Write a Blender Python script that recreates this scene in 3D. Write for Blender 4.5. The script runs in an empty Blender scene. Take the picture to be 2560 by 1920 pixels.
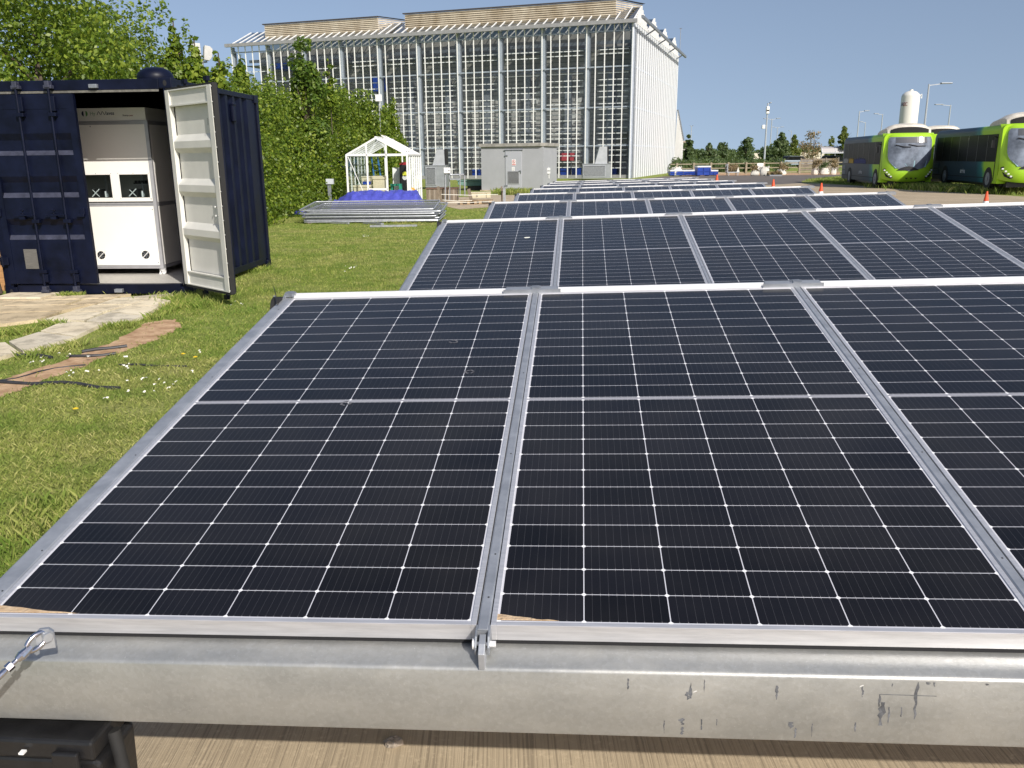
import bpy, bmesh, math, random
import numpy as np
from mathutils import Matrix, Vector
R = math.radians
sc = bpy.context.scene
# ------------------------------------------------------------------ camera
CAMH = 1.63; F = 2126.92; CX = 1252.75; CY = 962.0
_pitch, _roll = 0.2603, -0.0117
_f = np.array([0, math.cos(_pitch), -math.sin(_pitch)]); _r = np.array([1., 0, 0]); _u = np.cross(_r, _f)
CR = math.cos(_roll)*_r + math.sin(_roll)*_u; CU = -math.sin(_roll)*_r + math.cos(_roll)*_u; CF = _f
cam_d = bpy.data.cameras.new("camera"); cam = bpy.data.objects.new("camera", cam_d); sc.collection.objects.link(cam)
cam.matrix_world = Matrix(((CR[0], CU[0], -CF[0], 0), (CR[1], CU[1], -CF[1], 0), (CR[2], CU[2], -CF[2], CAMH), (0, 0, 0, 1)))
cam_d.sensor_width = 36; cam_d.lens = F/2560*36; cam_d.shift_x = (1280-CX)/2560; cam_d.shift_y = (CY-960)/2560
cam_d.clip_start = 0.05; cam_d.clip_end = 3000
sc.camera = cam
# ------------------------------------------------------------------ sky and sun
SUN_EL, SUN_AZ = R(35), R(30)     # azimuth: to the right of straight behind the camera
sdir = Vector((math.sin(SUN_AZ)*math.cos(SUN_EL), -math.cos(SUN_AZ)*math.cos(SUN_EL), math.sin(SUN_EL)))
world = bpy.data.worlds.new("World"); sc.world = world; world.use_nodes = True
wn = world.node_tree.nodes; wl = world.node_tree.links; wn.clear()
sky = wn.new('ShaderNodeTexSky'); sky.sky_type = 'NISHITA'; sky.sun_disc = False
sky.sun_elevation = SUN_EL; sky.sun_rotation = math.pi - SUN_AZ
sky.air_density = 1.0; sky.dust_density = 1.0; sky.ozone_density = 1.3
bg = wn.new('ShaderNodeBackground'); bg.inputs[1].default_value = 0.13
wo = wn.new('ShaderNodeOutputWorld'); _tc = wn.new('ShaderNodeTexCoord'); _mp = wn.new('ShaderNodeVectorMath'); _mp.operation = 'MULTIPLY_ADD'; _mp.inputs[1].default_value = (1, 1, .75); _mp.inputs[2].default_value = (0, 0, .20)
_nm = wn.new('ShaderNodeVectorMath'); _nm.operation = 'NORMALIZE'; wl.new(_tc.outputs['Generated'], _mp.inputs[0]); wl.new(_mp.outputs[0], _nm.inputs[0]); wl.new(_nm.outputs[0], sky.inputs[0])
_tn = wn.new('ShaderNodeMix'); _tn.data_type = 'RGBA'; _tn.blend_type = 'MULTIPLY'; _tn.inputs[0].default_value = 1; _tn.inputs[7].default_value = (1.16, 1.02, .95, 1); wl.new(sky.outputs[0], _tn.inputs[6]); wl.new(_tn.outputs[2], bg.inputs[0]); wl.new(bg.outputs[0], wo.inputs[0])
sl = bpy.data.lights.new("sun", 'SUN'); sl.energy = 5.0; sl.angle = R(0.5); sl.color = (1.0, 0.95, 0.87)
so = bpy.data.objects.new("sun", sl); sc.collection.objects.link(so); so.rotation_euler = sdir.to_track_quat('Z', 'Y').to_euler()
sc.view_settings.view_transform = 'Standard'; sc.view_settings.look = 'None'
sc.view_settings.exposure = 0.05; sc.view_settings.gamma = 1
sc.cycles.max_bounces = 8; sc.cycles.transparent_max_bounces = 24
rng = np.random.default_rng(7); random.seed(7)
# ------------------------------------------------------------------ helpers
def ray(x, y): return CR*(x-CX)/F - CU*(y-CY)/F + CF
def gp(x, y, z=0.0):
    d = ray(x, y); d = d*((z-CAMH)/d[2]); return Vector((d[0], d[1], z))
def at(x, y, Y):
    d = ray(x, y); d = d*(Y/d[1]); return Vector((d[0], d[1], d[2]+CAMH))
def link(o): sc.collection.objects.link(o); return o
def tag(o, label=None, cat=None, group=None, kind=None):
    if label: o['label'] = label
    if cat: o['category'] = cat
    if group: o['group'] = group
    if kind: o['kind'] = kind
    return o
def thing(name, loc=(0, 0, 0), rz=0.0, label=None, cat=None, group=None):
    o = link(bpy.data.objects.new(name, None)); o.location = loc; o.rotation_euler = (0, 0, rz); o.empty_display_size = .2
    return tag(o, label, cat, group)
def copy_tree(o, parent=None):
    c = o.copy(); link(c)
    if parent is not None: c.parent = parent
    for ch in [x for x in sc.objects if x.parent == o]: copy_tree(ch, c)
    return c
class MB:
    def __init__(s): s.v = []; s.f = []; s.m = []
    def add(s, vs, fs, m=0):
        b = len(s.v); s.v += [tuple(v) for v in vs]; s.f += [tuple(i+b for i in f) for f in fs]; s.m += [m]*len(fs); return s
    def box(s, x0, x1, y0, y1, z0, z1, m=0, M=None):
        vs = [Vector(p) for p in ((x0,y0,z0),(x1,y0,z0),(x1,y1,z0),(x0,y1,z0),(x0,y0,z1),(x1,y0,z1),(x1,y1,z1),(x0,y1,z1))]
        if M: vs = [M @ v for v in vs]
        return s.add(vs, [(0,3,2,1),(4,5,6,7),(0,1,5,4),(1,2,6,5),(2,3,7,6),(3,0,4,7)], m)
    def bar(s, a, b, w, h, m=0, up=(0,0,1)):
        a, b = Vector(a), Vector(b); d = (b-a).normalized(); u = Vector(up)
        if abs(d.dot(u)) > .98: u = Vector((0,1,0))
        x = d.cross(u).normalized()*w/2; z = x.cross(d).normalized()*h/2
        vs = [p+q for p in (a, b) for q in (-x-z, x-z, x+z, -x+z)]
        return s.add(vs, [(0,1,2,3)[::-1], (4,5,6,7), (0,1,5,4), (1,2,6,5), (2,3,7,6), (3,0,4,7)], m)
    def tube(s, pts, r, n=8, m=0, cap=True):
        pts = [Vector(p) for p in pts]; k = len(pts); rs = r if isinstance(r, (list, tuple)) else [r]*k; vs = []
        for i, p in enumerate(pts):
            d = (pts[min(i+1, k-1)]-pts[max(i-1, 0)]).normalized(); u = Vector((0,0,1)) if abs(d.z) < .95 else Vector((1,0,0))
            x = d.cross(u).normalized(); y = d.cross(x).normalized()
            for j in range(n):
                t = 2*math.pi*j/n; vs.append(p+(x*math.cos(t)+y*math.sin(t))*rs[i])
        fs = [(i*n+j, i*n+(j+1)%n, (i+1)*n+(j+1)%n, (i+1)*n+j) for i in range(k-1) for j in range(n)]
        if cap: fs += [tuple(range(n))[::-1], tuple(range((k-1)*n, k*n))]
        return s.add(vs, fs, m)
    def lathe(s, prof, n=20, m=0, c=(0,0,0)):
        vs = [(c[0]+r*math.cos(2*math.pi*j/n), c[1]+r*math.sin(2*math.pi*j/n), c[2]+z) for r, z in prof for j in range(n)]; k = len(prof)
        fs = [(i*n+j, i*n+(j+1)%n, (i+1)*n+(j+1)%n, (i+1)*n+j) for i in range(k-1) for j in range(n)]
        return s.add(vs, fs+[tuple(range(n))[::-1], tuple(range((k-1)*n, k*n))], m)
    def prism(s, prof, axis, a, b, m=0, M=None):
        """extrude 2D profile along axis from a to b"""
        def P(p, t): return {'x': Vector((t, p[0], p[1])), 'y': Vector((p[0], t, p[1])), 'z': Vector((p[0], p[1], t))}[axis]
        n = len(prof); vs = [P(p, a) for p in prof]+[P(p, b) for p in prof]
        if M: vs = [M @ v for v in vs]
        return s.add(vs, [(i, (i+1)%n, n+(i+1)%n, n+i) for i in range(n)]+[tuple(range(n))[::-1], tuple(range(n, 2*n))], m)
    def poly(s, pts, m=0): return s.add(pts, [tuple(range(len(pts)))], m)
    def mesh(s, name, mats, smooth=False):
        me = bpy.data.meshes.new(name); me.from_pydata([tuple(v) for v in s.v], [], s.f)
        for mt in (mats if isinstance(mats, (list, tuple)) else [mats]): me.materials.append(mt)
        me.polygons.foreach_set('material_index', s.m)
        if smooth: me.polygons.foreach_set('use_smooth', [True]*len(s.f))
        bm = bmesh.new(); bm.from_mesh(me); bmesh.ops.recalc_face_normals(bm, faces=bm.faces); bm.to_mesh(me); bm.free()
        me.update(); return me
    def build(s, name, mats, parent=None, smooth=False, bevel=0, recalc=True):
        o = link(bpy.data.objects.new(name, s.mesh(name, mats, smooth)))
        if parent is not None: o.parent = parent
        if bevel:
            b = o.modifiers.new('bevel', 'BEVEL'); b.width = bevel; b.segments = 2; b.limit_method = 'ANGLE'
        if smooth:
            try: o.data.set_sharp_from_angle(angle=R(40))
            except Exception: pass
        return o
def rawmesh(name, verts, quads, mat, parent=None):
    """verts (n,3) quads (m,k) numpy -> fast mesh"""
    me = bpy.data.meshes.new(name); n = len(verts); m, k = quads.shape
    me.vertices.add(n); me.vertices.foreach_set('co', np.asarray(verts, np.float32).ravel())
    me.loops.add(m*k); me.loops.foreach_set('vertex_index', np.asarray(quads, np.int32).ravel())
    me.polygons.add(m); me.polygons.foreach_set('loop_start', np.arange(0, m*k, k, dtype=np.int32)); me.polygons.foreach_set('loop_total', np.full(m, k, np.int32))
    me.update(calc_edges=True); me.materials.append(mat)
    o = link(bpy.data.objects.new(name, me))
    if parent is not None: o.parent = parent
    return o
# ------------------------------------------------------------------ materials
MATS = {}
def lin(c):  # sRGB 0-255 -> linear
    return tuple((x/255/12.92 if x/255 <= .04045 else ((x/255+.055)/1.055)**2.4) for x in c)
def mat(name, col, rough=.6, metal=0., var=.0, vscale=4., bump=0., bscale=30., spec=.5, col2=None, detail=5., coat=0., stretch=None, thr=None, trans=0.):
    if name in MATS: return MATS[name]
    m = bpy.data.materials.new(name); m.use_nodes = True; nt = m.node_tree; b = nt.nodes['Principled BSDF']
    b.inputs['Base Color'].default_value = (*col, 1); b.inputs['Roughness'].default_value = rough; b.inputs['Metallic'].default_value = metal
    b.inputs['Specular IOR Level'].default_value = spec; b.inputs['Coat Weight'].default_value = coat; b.inputs['Transmission Weight'].default_value = trans
    tc = nt.nodes.new('ShaderNodeTexCoord'); src = tc.outputs['Object']
    if stretch:
        mp = nt.nodes.new('ShaderNodeMapping'); mp.inputs['Scale'].default_value = stretch; nt.links.new(src, mp.inputs[0]); src = mp.outputs[0]
    if var or col2:
        nz = nt.nodes.new('ShaderNodeTexNoise'); nz.inputs['Scale'].default_value = vscale; nz.inputs['Detail'].default_value = detail; nz.inputs['Roughness'].default_value = .62
        nt.links.new(src, nz.inputs['Vector'])
        rp = nt.nodes.new('ShaderNodeValToRGB'); lo, hi = thr or (.35, .68); rp.color_ramp.elements[0].position = lo; rp.color_ramp.elements[1].position = hi
        c2 = col2 or tuple(min(1, x*(1+var)) for x in col); c1 = col if col2 else tuple(x*(1-var) for x in col)
        rp.color_ramp.elements[0].color = (*c1, 1); rp.color_ramp.elements[1].color = (*c2, 1)
        nt.links.new(nz.outputs[0], rp.inputs[0]); nt.links.new(rp.outputs[0], b.inputs['Base Color'])
        mr = nt.nodes.new('ShaderNodeMapRange'); mr.inputs[3].default_value = max(0, rough-.08); mr.inputs[4].default_value = min(1, rough+.1)
        nt.links.new(nz.outputs[0], mr.inputs[0]); nt.links.new(mr.outputs[0], b.inputs['Roughness'])
    if bump:
        nb = nt.nodes.new('ShaderNodeTexNoise'); nb.inputs['Scale'].default_value = bscale; nb.inputs['Detail'].default_value = 4; nt.links.new(src, nb.inputs['Vector'])
        bp = nt.nodes.new('ShaderNodeBump'); bp.inputs['Strength'].default_value = bump; bp.inputs['Distance'].default_value = .01
        nt.links.new(nb.outputs[0], bp.inputs['Height']); nt.links.new(bp.outputs[0], b.inputs['Normal'])
    MATS[name] = m; return m
class N:
    """tiny maths-node expression builder"""
    def __init__(s, nt, sock): s.nt = nt; s.s = sock
    def _op(s, op, b=None, c=None, rev=False):
        n = s.nt.nodes.new('ShaderNodeMath'); n.operation = op; args = [s, b, c]
        if rev: args = [b, s, c]
        for i, a in enumerate(args):
            if a is None: continue
            if isinstance(a, N): s.nt.links.new(a.s, n.inputs[i])
            else: n.inputs[i].default_value = float(a)
        return N(s.nt, n.outputs[0])
    def __add__(s, b): return s._op('ADD', b)
    def __sub__(s, b): return s._op('SUBTRACT', b)
    def __mul__(s, b): return s._op('MULTIPLY', b)
    def __truediv__(s, b): return s._op('DIVIDE', b)
    def rsub(s, a): return s._op('SUBTRACT', a, rev=True)
    def abs(s): return s._op('ABSOLUTE')
    def fract(s): return s._op('FRACT')
    def floor(s): return s._op('FLOOR')
    def gt(s, b): return s._op('GREATER_THAN', b)
    def lt(s, b): return s._op('LESS_THAN', b)
    def max(s, b): return s._op('MAXIMUM', b)
    def min(s, b): return s._op('MINIMUM', b)
def mixcol(nt, fac, a, b):
    n = nt.nodes.new('ShaderNodeMix'); n.data_type = 'RGBA'
    for sock, v in ((n.inputs[0], fac), (n.inputs[6], a), (n.inputs[7], b)):
        if isinstance(v, N): nt.links.new(v.s, sock)
        elif isinstance(v, (int, float)): sock.default_value = v
        elif isinstance(v, tuple): sock.default_value = (*v, 1)
        else: nt.links.new(v, sock)
    return n.outputs[2]
def noise(nt, src, scale, detail=4, rough=.55):
    n = nt.nodes.new('ShaderNodeTexNoise'); n.inputs['Scale'].default_value = scale; n.inputs['Detail'].default_value = detail; n.inputs['Roughness'].default_value = rough
    nt.links.new(src, n.inputs['Vector']); return n.outputs[0]
def ramp(nt, src, stops):
    r = nt.nodes.new('ShaderNodeValToRGB'); cr = r.color_ramp
    while len(cr.elements) < len(stops): cr.elements.new(.5)
    for e, (p, c) in zip(cr.elements, stops): e.position = p; e.color = (*c, 1) if isinstance(c, tuple) else (c, c, c, 1)
    nt.links.new(src, r.inputs[0]); return r.outputs[0]
def newmat(name):
    m = bpy.data.materials.new(name); m.use_nodes = True; MATS[name] = m
    nt = m.node_tree; tc = nt.nodes.new('ShaderNodeTexCoord'); return m, nt, nt.nodes['Principled BSDF'], tc.outputs['Object']
PU, PV, MG = .168, .085, .0193
def cell_material():
    m, nt, b, oc = newmat('solar_cells'); sx = nt.nodes.new('ShaderNodeSeparateXYZ'); nt.links.new(oc, sx.inputs[0])
    x, y = N(nt, sx.outputs[0]), N(nt, sx.outputs[1])
    du = ((x/PU).fract()-.5).abs()*PU; vy = y.abs()-MG/2; dv = ((vy/PV).fract()-.5).abs()*PV
    eu_, ev_ = du.rsub(PU/2), dv.rsub(PV/2)
    line = eu_.lt(.00105).max(ev_.lt(.00090)).max((eu_+ev_).lt(.0062))
    out = vy.lt(-.0042).max(x.lt(0)).max(x.gt(6*PU)).max(vy.gt(12*PV)); band = vy.lt(-.0062)
    white = line.max(out)
    bus = (((x/PU*10).fract()-.5).abs()).gt(.482); dots = bus*ev_.lt(.0045)
    nz = noise(nt, oc, 1.7, 5); nf = noise(nt, oc, 260, 2)
    idn = nt.nodes.new('ShaderNodeTexWhiteNoise'); cmb = nt.nodes.new('ShaderNodeCombineXYZ')
    nt.links.new((x/PU).floor().s, cmb.inputs[0]); nt.links.new((vy/PV).floor().s, cmb.inputs[1]); nt.links.new(cmb.outputs[0], idn.inputs[0])
    cellc = mixcol(nt, N(nt, idn.outputs[0]), (.0045, .0043, .0052), (.0085, .0082, .0105))
    cellc = mixcol(nt, bus*.16, cellc, (.25, .25, .27)); cellc = mixcol(nt, dots*.6, cellc, (.5, .5, .5))
    dust = ramp(nt, nz, [(.40, .002), (.80, .045)])
    cellc = mixcol(nt, N(nt, dust), cellc, (.35, .32, .28))
    col = mixcol(nt, white, cellc, (.56, .56, .60)); col = mixcol(nt, (eu_+ev_).lt(.0056), col, (.80, .80, .80)); col = mixcol(nt, band*.8, col, (.20, .20, .23))
    nt.links.new(col, b.inputs['Base Color'])
    rr = ramp(nt, nz, [(.35, .16), (.7, .27)]); nt.links.new(rr, b.inputs['Roughness'])
    b.inputs['Specular IOR Level'].default_value = .30
    return m
M_cells = cell_material()
M_alu = mat('anodised_aluminium', (.62, .62, .64), .38, .55, .10, 9, .05, 60, stretch=(1, 14, 14))
M_aluw = mat('bright_aluminium', (.80, .80, .80), .42, .25, .08, 6, stretch=(1, 20, 20))
M_galv = mat('galvanised_steel', (.33, .35, .38), .45, .55, 0, 14, .04, 80, col2=(.47, .49, .52), detail=8)
M_galvd = mat('dull_galvanised_steel', (.26, .28, .31), .5, .5, .2, 20)
M_black = mat('black_plastic', (.012, .012, .013), .38, 0, .3, 12, .1, 60)
M_rubber = mat('black_rubber', (.015, .015, .015), .75, 0, .2, 20)
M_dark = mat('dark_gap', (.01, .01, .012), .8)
M_white = mat('white_paint', (.80, .80, .78), .45, 0, .04, 3)
M_navy = mat('navy_container_paint', (.0035, .0055, .018), .42, 0, .4, 3.5, .06, 12, spec=.2)
M_navyl = mat('worn_lit_navy_paint', (.035, .038, .062), .5, 0, .35, 8)  # worn navy; on the door ledges it also paints in caught light
M_cream = mat('cream_door_paint', (.66, .65, .60), .5, 0, .06, 2.5)
# glass
def glassmat(name, tint=(.9, .95, .95), gloss=.1, alpha=.85):
    m, nt, b, oc = newmat(name); nt.nodes.remove(b); o = [n for n in nt.nodes if n.type == 'OUTPUT_MATERIAL'][0]
    t = nt.nodes.new('ShaderNodeBsdfTransparent'); t.inputs[0].default_value = (*tint, 1); g = nt.nodes.new('ShaderNodeBsdfGlossy'); g.inputs['Roughness'].default_value = .03; g.inputs[0].default_value = (.9, .93, .97, 1)
    gg = nt.nodes.new('ShaderNodeNewGeometry'); dp = nt.nodes.new('ShaderNodeVectorMath'); dp.operation = 'DOT_PRODUCT'; nt.links.new(gg.outputs['Incoming'], dp.inputs[0]); nt.links.new(gg.outputs['Normal'], dp.inputs[1])
    q_ = N(nt, dp.outputs['Value']).abs().rsub(1.0); ad = q_._op('POWER', 4.0)*.7+gloss
    mx = nt.nodes.new('ShaderNodeMixShader'); nt.links.new(ad.s, mx.inputs[0]); nt.links.new(t.outputs[0], mx.inputs[1]); nt.links.new(g.outputs[0], mx.inputs[2]); nt.links.new(mx.outputs[0], o.inputs[0]); return m
M_glass = glassmat('clear_glass', (.90, .94, .94), .03)
M_glassg = glassmat('greenhouse_glass', (.86, .88, .88), .03)
# foliage
def leafmat(name, c1, c2, c3, tr=.35):
    m, nt, b, oc = newmat(name); o = [n for n in nt.nodes if n.type == 'OUTPUT_MATERIAL'][0]
    geo = nt.nodes.new('ShaderNodeNewGeometry'); col = ramp(nt, geo.outputs['Random Per Island'], [(.0, c1), (.55, c2), (1., c3)])
    nz = noise(nt, oc, .9, 3); col = mixcol(nt, N(nt, ramp(nt, nz, [(.4, 0.), (.62, .6)])), col, tuple(x*.7 for x in c2))
    nt.links.new(col, b.inputs['Base Color']); b.inputs['Roughness'].default_value = .45; b.inputs['Specular IOR Level'].default_value = .35
    t = nt.nodes.new('ShaderNodeBsdfTranslucent'); nt.links.new(mixcol(nt, .5, col, (.35, .5, .05)), t.inputs[0])
    mx = nt.nodes.new('ShaderNodeMixShader'); mx.inputs[0].default_value = tr; nt.links.new(b.outputs[0], mx.inputs[1]); nt.links.new(t.outputs[0], mx.inputs[2]); nt.links.new(mx.outputs[0], o.inputs[0]); return m
M_leaf = leafmat('hedge_leaves', (.045, .09, .010), (.14, .215, .020), (.34, .40, .055))
M_leaf2 = leafmat('dark_leaves', (.04, .09, .014), (.10, .17, .025), (.20, .27, .04))
M_leaf3 = leafmat('pale_leaves', (.09, .13, .03), (.16, .2, .05), (.25, .27, .08))
M_leafd = leafmat('far_leaves', (.055, .09, .035), (.095, .14, .052), (.15, .19, .085), .25)  # far foliage, with atmospheric haze lightened into the colour
M_twig = mat('bare_twigs', (.16, .12, .08), .85, 0, .3, 10)
def grassmat():
    m, nt, b, oc = newmat('grass_blades'); o = [n for n in nt.nodes if n.type == 'OUTPUT_MATERIAL'][0]
    geo = nt.nodes.new('ShaderNodeNewGeometry'); g1 = ramp(nt, geo.outputs['Random Per Island'], [(.0, (.12, .20, .03)), (.6, (.25, .33, .06)), (1., (.50, .48, .16))])
    g2 = ramp(nt, geo.outputs['Random Per Island'], [(.0, (.30, .32, .08)), (.6, (.46, .46, .15)), (1., (.62, .57, .27))])
    n1 = noise(nt, oc, .55, 5, .65); n2 = noise(nt, oc, 2.6, 4, .6)
    c = mixcol(nt, N(nt, ramp(nt, n1, [(.44, 0.), (.62, .72)])), g1, g2); c = mixcol(nt, N(nt, ramp(nt, n2, [(.36, .55), (.52, 0.)])), c, (.14, .25, .04))
    nt.links.new(c, b.inputs['Base Color']); b.inputs['Roughness'].default_value = .6; b.inputs['Specular IOR Level'].default_value = .15
    t = nt.nodes.new('ShaderNodeBsdfTranslucent'); nt.links.new(c, t.inputs[0]); mx = nt.nodes.new('ShaderNodeMixShader'); mx.inputs[0].default_value = .3
    nt.links.new(b.outputs[0], mx.inputs[1]); nt.links.new(t.outputs[0], mx.inputs[2]); nt.links.new(mx.outputs[0], o.inputs[0]); return m
M_grass = grassmat()
M_bark = mat('bark', (.09, .07, .05), .9, 0, .3, 8, .4, 20)
# ================================================================== SETTING
def ground_material():
    m, nt, b, oc = newmat('lawn'); n1 = noise(nt, oc, .55, 5, .65); n2 = noise(nt, oc, 2.6, 6, .65); n3 = noise(nt, oc, 34, 4, .7); n4 = noise(nt, oc, .9, 3)
    base = ramp(nt, n2, [(.28, (.14, .21, .035)), (.5, (.27, .33, .075)), (.72, (.40, .42, .14))])
    dry = ramp(nt, n2, [(.3, (.20, .21, .055)), (.7, (.40, .36, .15))])
    c = mixcol(nt, N(nt, ramp(nt, n1, [(.45, 0.), (.68, .65)])), base, dry)
    c = mixcol(nt, N(nt, ramp(nt, n3, [(.33, .55), (.58, 0.)])), c, (.025, .045, .008))
    nt.links.new(c, b.inputs['Base Color']); b.inputs['Roughness'].default_value = .9; b.inputs['Specular IOR Level'].default_value = .1
    bp = nt.nodes.new('ShaderNodeBump'); bp.inputs['Strength'].default_value = .7; bp.inputs['Distance'].default_value = .05; nt.links.new(n3, bp.inputs['Height']); nt.links.new(bp.outputs[0], b.inputs['Normal']); return m
M_lawn = ground_material()
def concrete_material(name, c1, c2, brushed=True, joint=None):
    m, nt, b, oc = newmat(name); mp = nt.nodes.new('ShaderNodeMapping'); mp.inputs['Scale'].default_value = (150, 1.6, 1) if brushed else (6, 6, 6); mp.inputs['Rotation'].default_value = (0, 0, R(-4))
    nt.links.new(oc, mp.inputs[0]); nb = noise(nt, mp.outputs[0], 1.0, 5, .6); nl = noise(nt, oc, .8, 5, .6); nf = noise(nt, oc, 60, 3)
    c = ramp(nt, nl, [(.35, c1), (.66, c2)]); c = mixcol(nt, N(nt, ramp(nt, nb, [(.38, .55), (.52, 0.)])), c, tuple(x*.45 for x in c1)); c = mixcol(nt, N(nt, ramp(nt, nf, [(.55, 0.), (.75, .4)])), c, tuple(min(1, x*1.35) for x in c2))
    nt.links.new(c, b.inputs['Base Color']); b.inputs['Roughness'].default_value = .88
    bp = nt.nodes.new('ShaderNodeBump'); bp.inputs['Strength'].default_value = .6; bp.inputs['Distance'].default_value = .006; nt.links.new(nb, bp.inputs['Height']); nt.links.new(bp.outputs[0], b.inputs['Normal']); return m
M_conc = concrete_material('brushed_concrete', (.36, .285, .19), (.47, .38, .26))
M_path = concrete_material('pale_path_concrete', (.42, .33, .22), (.52, .43, .31), False)
M_asph = mat('asphalt', (.10, .085, .075), .9, 0, 0, 1.2, .3, 90, col2=(.155, .135, .12), detail=8)
M_soil = mat('bare_soil', (.33, .19, .10), .95, 0, 0, 7, .8, 45, col2=(.60, .41, .25), detail=8)
def sheet(name, pts, z, m):
    from mathutils.geometry import tessellate_polygon
    mb = MB(); vs = [Vector((p[0], p[1], z)) for p in pts]; tr = tessellate_polygon([vs]); tr = [t if (vs[t[1]]-vs[t[0]]).cross(vs[t[2]]-vs[t[0]]).z > 0 else t[::-1] for t in tr]
    mb.add(vs, tr); o = link(bpy.data.objects.new(name, bpy.data.meshes.new(name))); o.data.from_pydata([tuple(v) for v in mb.v], [], mb.f); o.data.materials.append(m); tag(o, kind='structure'); return o
g = MB(); g.box(-1500, 1500, -400, 2200, -.4, 0); tag(g.build('ground', M_lawn), kind='structure')
P = lambda *a: [gp(*q) for q in a]
sheet('concrete_pad', [(-3.6, -7), (-2.2, 2.0), (-1.72, 3.05), (-1.0, 3.35), (-.2, 12), (.9, 24), (3.2, 40.5), (8, 43)] + P((1912, 463), (2008, 458), (2120, 463), (2223, 469), (2331, 477), (2450, 485), (2560, 492)) + [(45, 22), (45, -7)], .008, M_conc)
sheet('road', P((1595, 449), (1660, 441), (1760, 439), (2095, 437)) + [(70, 74), (70, 66)] + P((2105, 442), (2040, 448), (2005, 452), (2004, 459), (1912, 464)) + [(8, 43.2), (6, 52)], .004, M_asph)
sheet('pavement', P((1119, 517), (1149, 524), (1190, 521), (1262, 516), (1300, 506), (1290, 488), (1237, 488), (1150, 493), (1100, 499)), .006, M_path)
verge = sheet('dry_verge', P((1676, 440), (2100, 437), (2100, 431), (1676, 434)), .006, M_soil)
# worn soil strip beside the slab path
def ragged(pts, amp=.035, n=6):
    r_ = random.Random(2); out = []
    for a, b in zip(pts, pts[1:]+pts[:1]):
        for k in range(n): q = a.lerp(b, k/n); out.append(q+Vector((r_.uniform(-amp, amp), r_.uniform(-amp, amp)*1.3, 0)))
    return out
sheet('bare_soil', ragged(P((-260, 1060), (0, 952), (68, 931), (140, 908), (203, 886), (294, 850), (353, 812), (385, 803), (438, 799), (462, 815), (415, 838), (373, 856), (312, 877), (215, 915), (130, 945), (79, 965), (0, 994), (-260, 1130))), .004, M_soil)
# paving slabs: one sheet of slabs with real joints
def slabs():
    M_slab = concrete_material('paving_slab', (.60, .51, .36), (.78, .70, .54), False)
    M_slab2 = concrete_material('worn_slab', (.48, .38, .24), (.64, .53, .36), False)
    mb = MB()
    def slab(c, m=0, h=.035):
        ce = sum((Vector(p) for p in c), Vector())/len(c); c = [ce+(p-ce)*.95 for p in c]; n = len(c)
        vs = [(p.x, p.y, 0) for p in c]+[(p.x, p.y, h) for p in c]; mb.add(vs, [tuple(range(n, 2*n))]+[(i, (i+1) % n, n+(i+1) % n, n+i) for i in range(n)], m)
    q = lambda *a: [gp(*t) for t in a]
    slab(q((-320,757),(105,747),(190,744),(80,757),(-320,768)),1); slab(q((190,744),(334,741),(290,751),(175,754),(80,757)),1)
    slab(q((-320,769),(80,758),(215,755),(175,768),(-320,776)),1); slab(q((215,755),(288,752),(236,768),(175,768)),1)
    slab(q((-320,777),(120,770),(235,769),(160,785),(-320,793)),1); slab(q((-320,794),(160,786),(104,806),(20,817),(-320,830)),1)
    slab(q((300,751),(438,739),(384,750),(330,752))); slab(q((288,752),(330,752),(384,750),(366,756),(330,768),(240,768)))
    slab(q((366,756),(384,750),(429,758),(400,772),(325,770))); slab(q((236,769),(325,770),(262,786),(176,785)))
    slab(q((325,770),(400,773),(362,796),(272,786))); slab(q((176,786),(262,787),(212,810),(104,807)))
    slab(q((272,787),(362,797),(318,814),(262,816),(214,810))); slab(q((158,810),(262,816),(192,850),(99,836)))
    slab(q((99,837),(192,851),(100,876),(56,887),(20,862))); slab(q((20,863),(56,888),(0,904),(-320,915),(-320,895)))
    M_slab3 = concrete_material('grey_slab', (.50, .44, .33), (.64, .58, .46), False); r_ = random.Random(12)
    for i in range(0, len(mb.m)):
        pass
    fi = 0; st = []
    for k in range(len(mb.m)): st.append(mb.f[k][0] // 1)
    cur = -1; pick = 0; last = None
    for k in range(len(mb.m)):
        if len(mb.f[k]) > 4 or max(mb.f[k])-min(mb.f[k]) == len(mb.f[k])-1: pick = r_.random() < .4
        if pick and mb.m[k] == 0: mb.m[k] = 2
    o = mb.build('path', [M_slab, M_slab2, M_slab3]); tag(o, kind='structure')
slabs()
# ================================================================== SOLAR ROWS
ROWF = [(-.09609, .02586, .16249, (-.97735, 2.62011, -.74511)), (-.09708, .02636, .17387, (-.56918, 6.89729, -.74614)), (-.10076, .01837, .17413, (-.15262, 11.17628, -.79488))]
STEP = np.array((.44422, 4.26262, -.05695)); GAP = .0576; PW = 6*PU+GAP
for k in range(5): y, s_, t, o_ = ROWF[2]; ROWF.append((y, s_, t, tuple(np.array(o_)+STEP*(k+1))))
def row_matrix(i, U):
    yaw, s_, tilt, o_ = ROWF[i]
    eu = Vector((math.cos(yaw)*math.cos(s_), math.sin(yaw)*math.cos(s_), math.sin(s_))); nh = Vector((-math.sin(yaw), math.cos(yaw), 0))
    ev = nh*math.cos(tilt)+Vector((0, 0, 1))*math.sin(tilt); ev = (ev-eu*ev.dot(eu)).normalized(); n = eu.cross(ev)
    o = Vector(o_)+Vector((0, 0, CAMH))+eu*U
    return Matrix(((eu.x, ev.x, n.x, o.x), (eu.y, ev.y, n.y, o.y), (eu.z, ev.z, n.z, o.z), (0, 0, 0, 1)))
VE = 12*PV+MG/2      # half length of the cell field
CW = 6*PU
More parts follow.
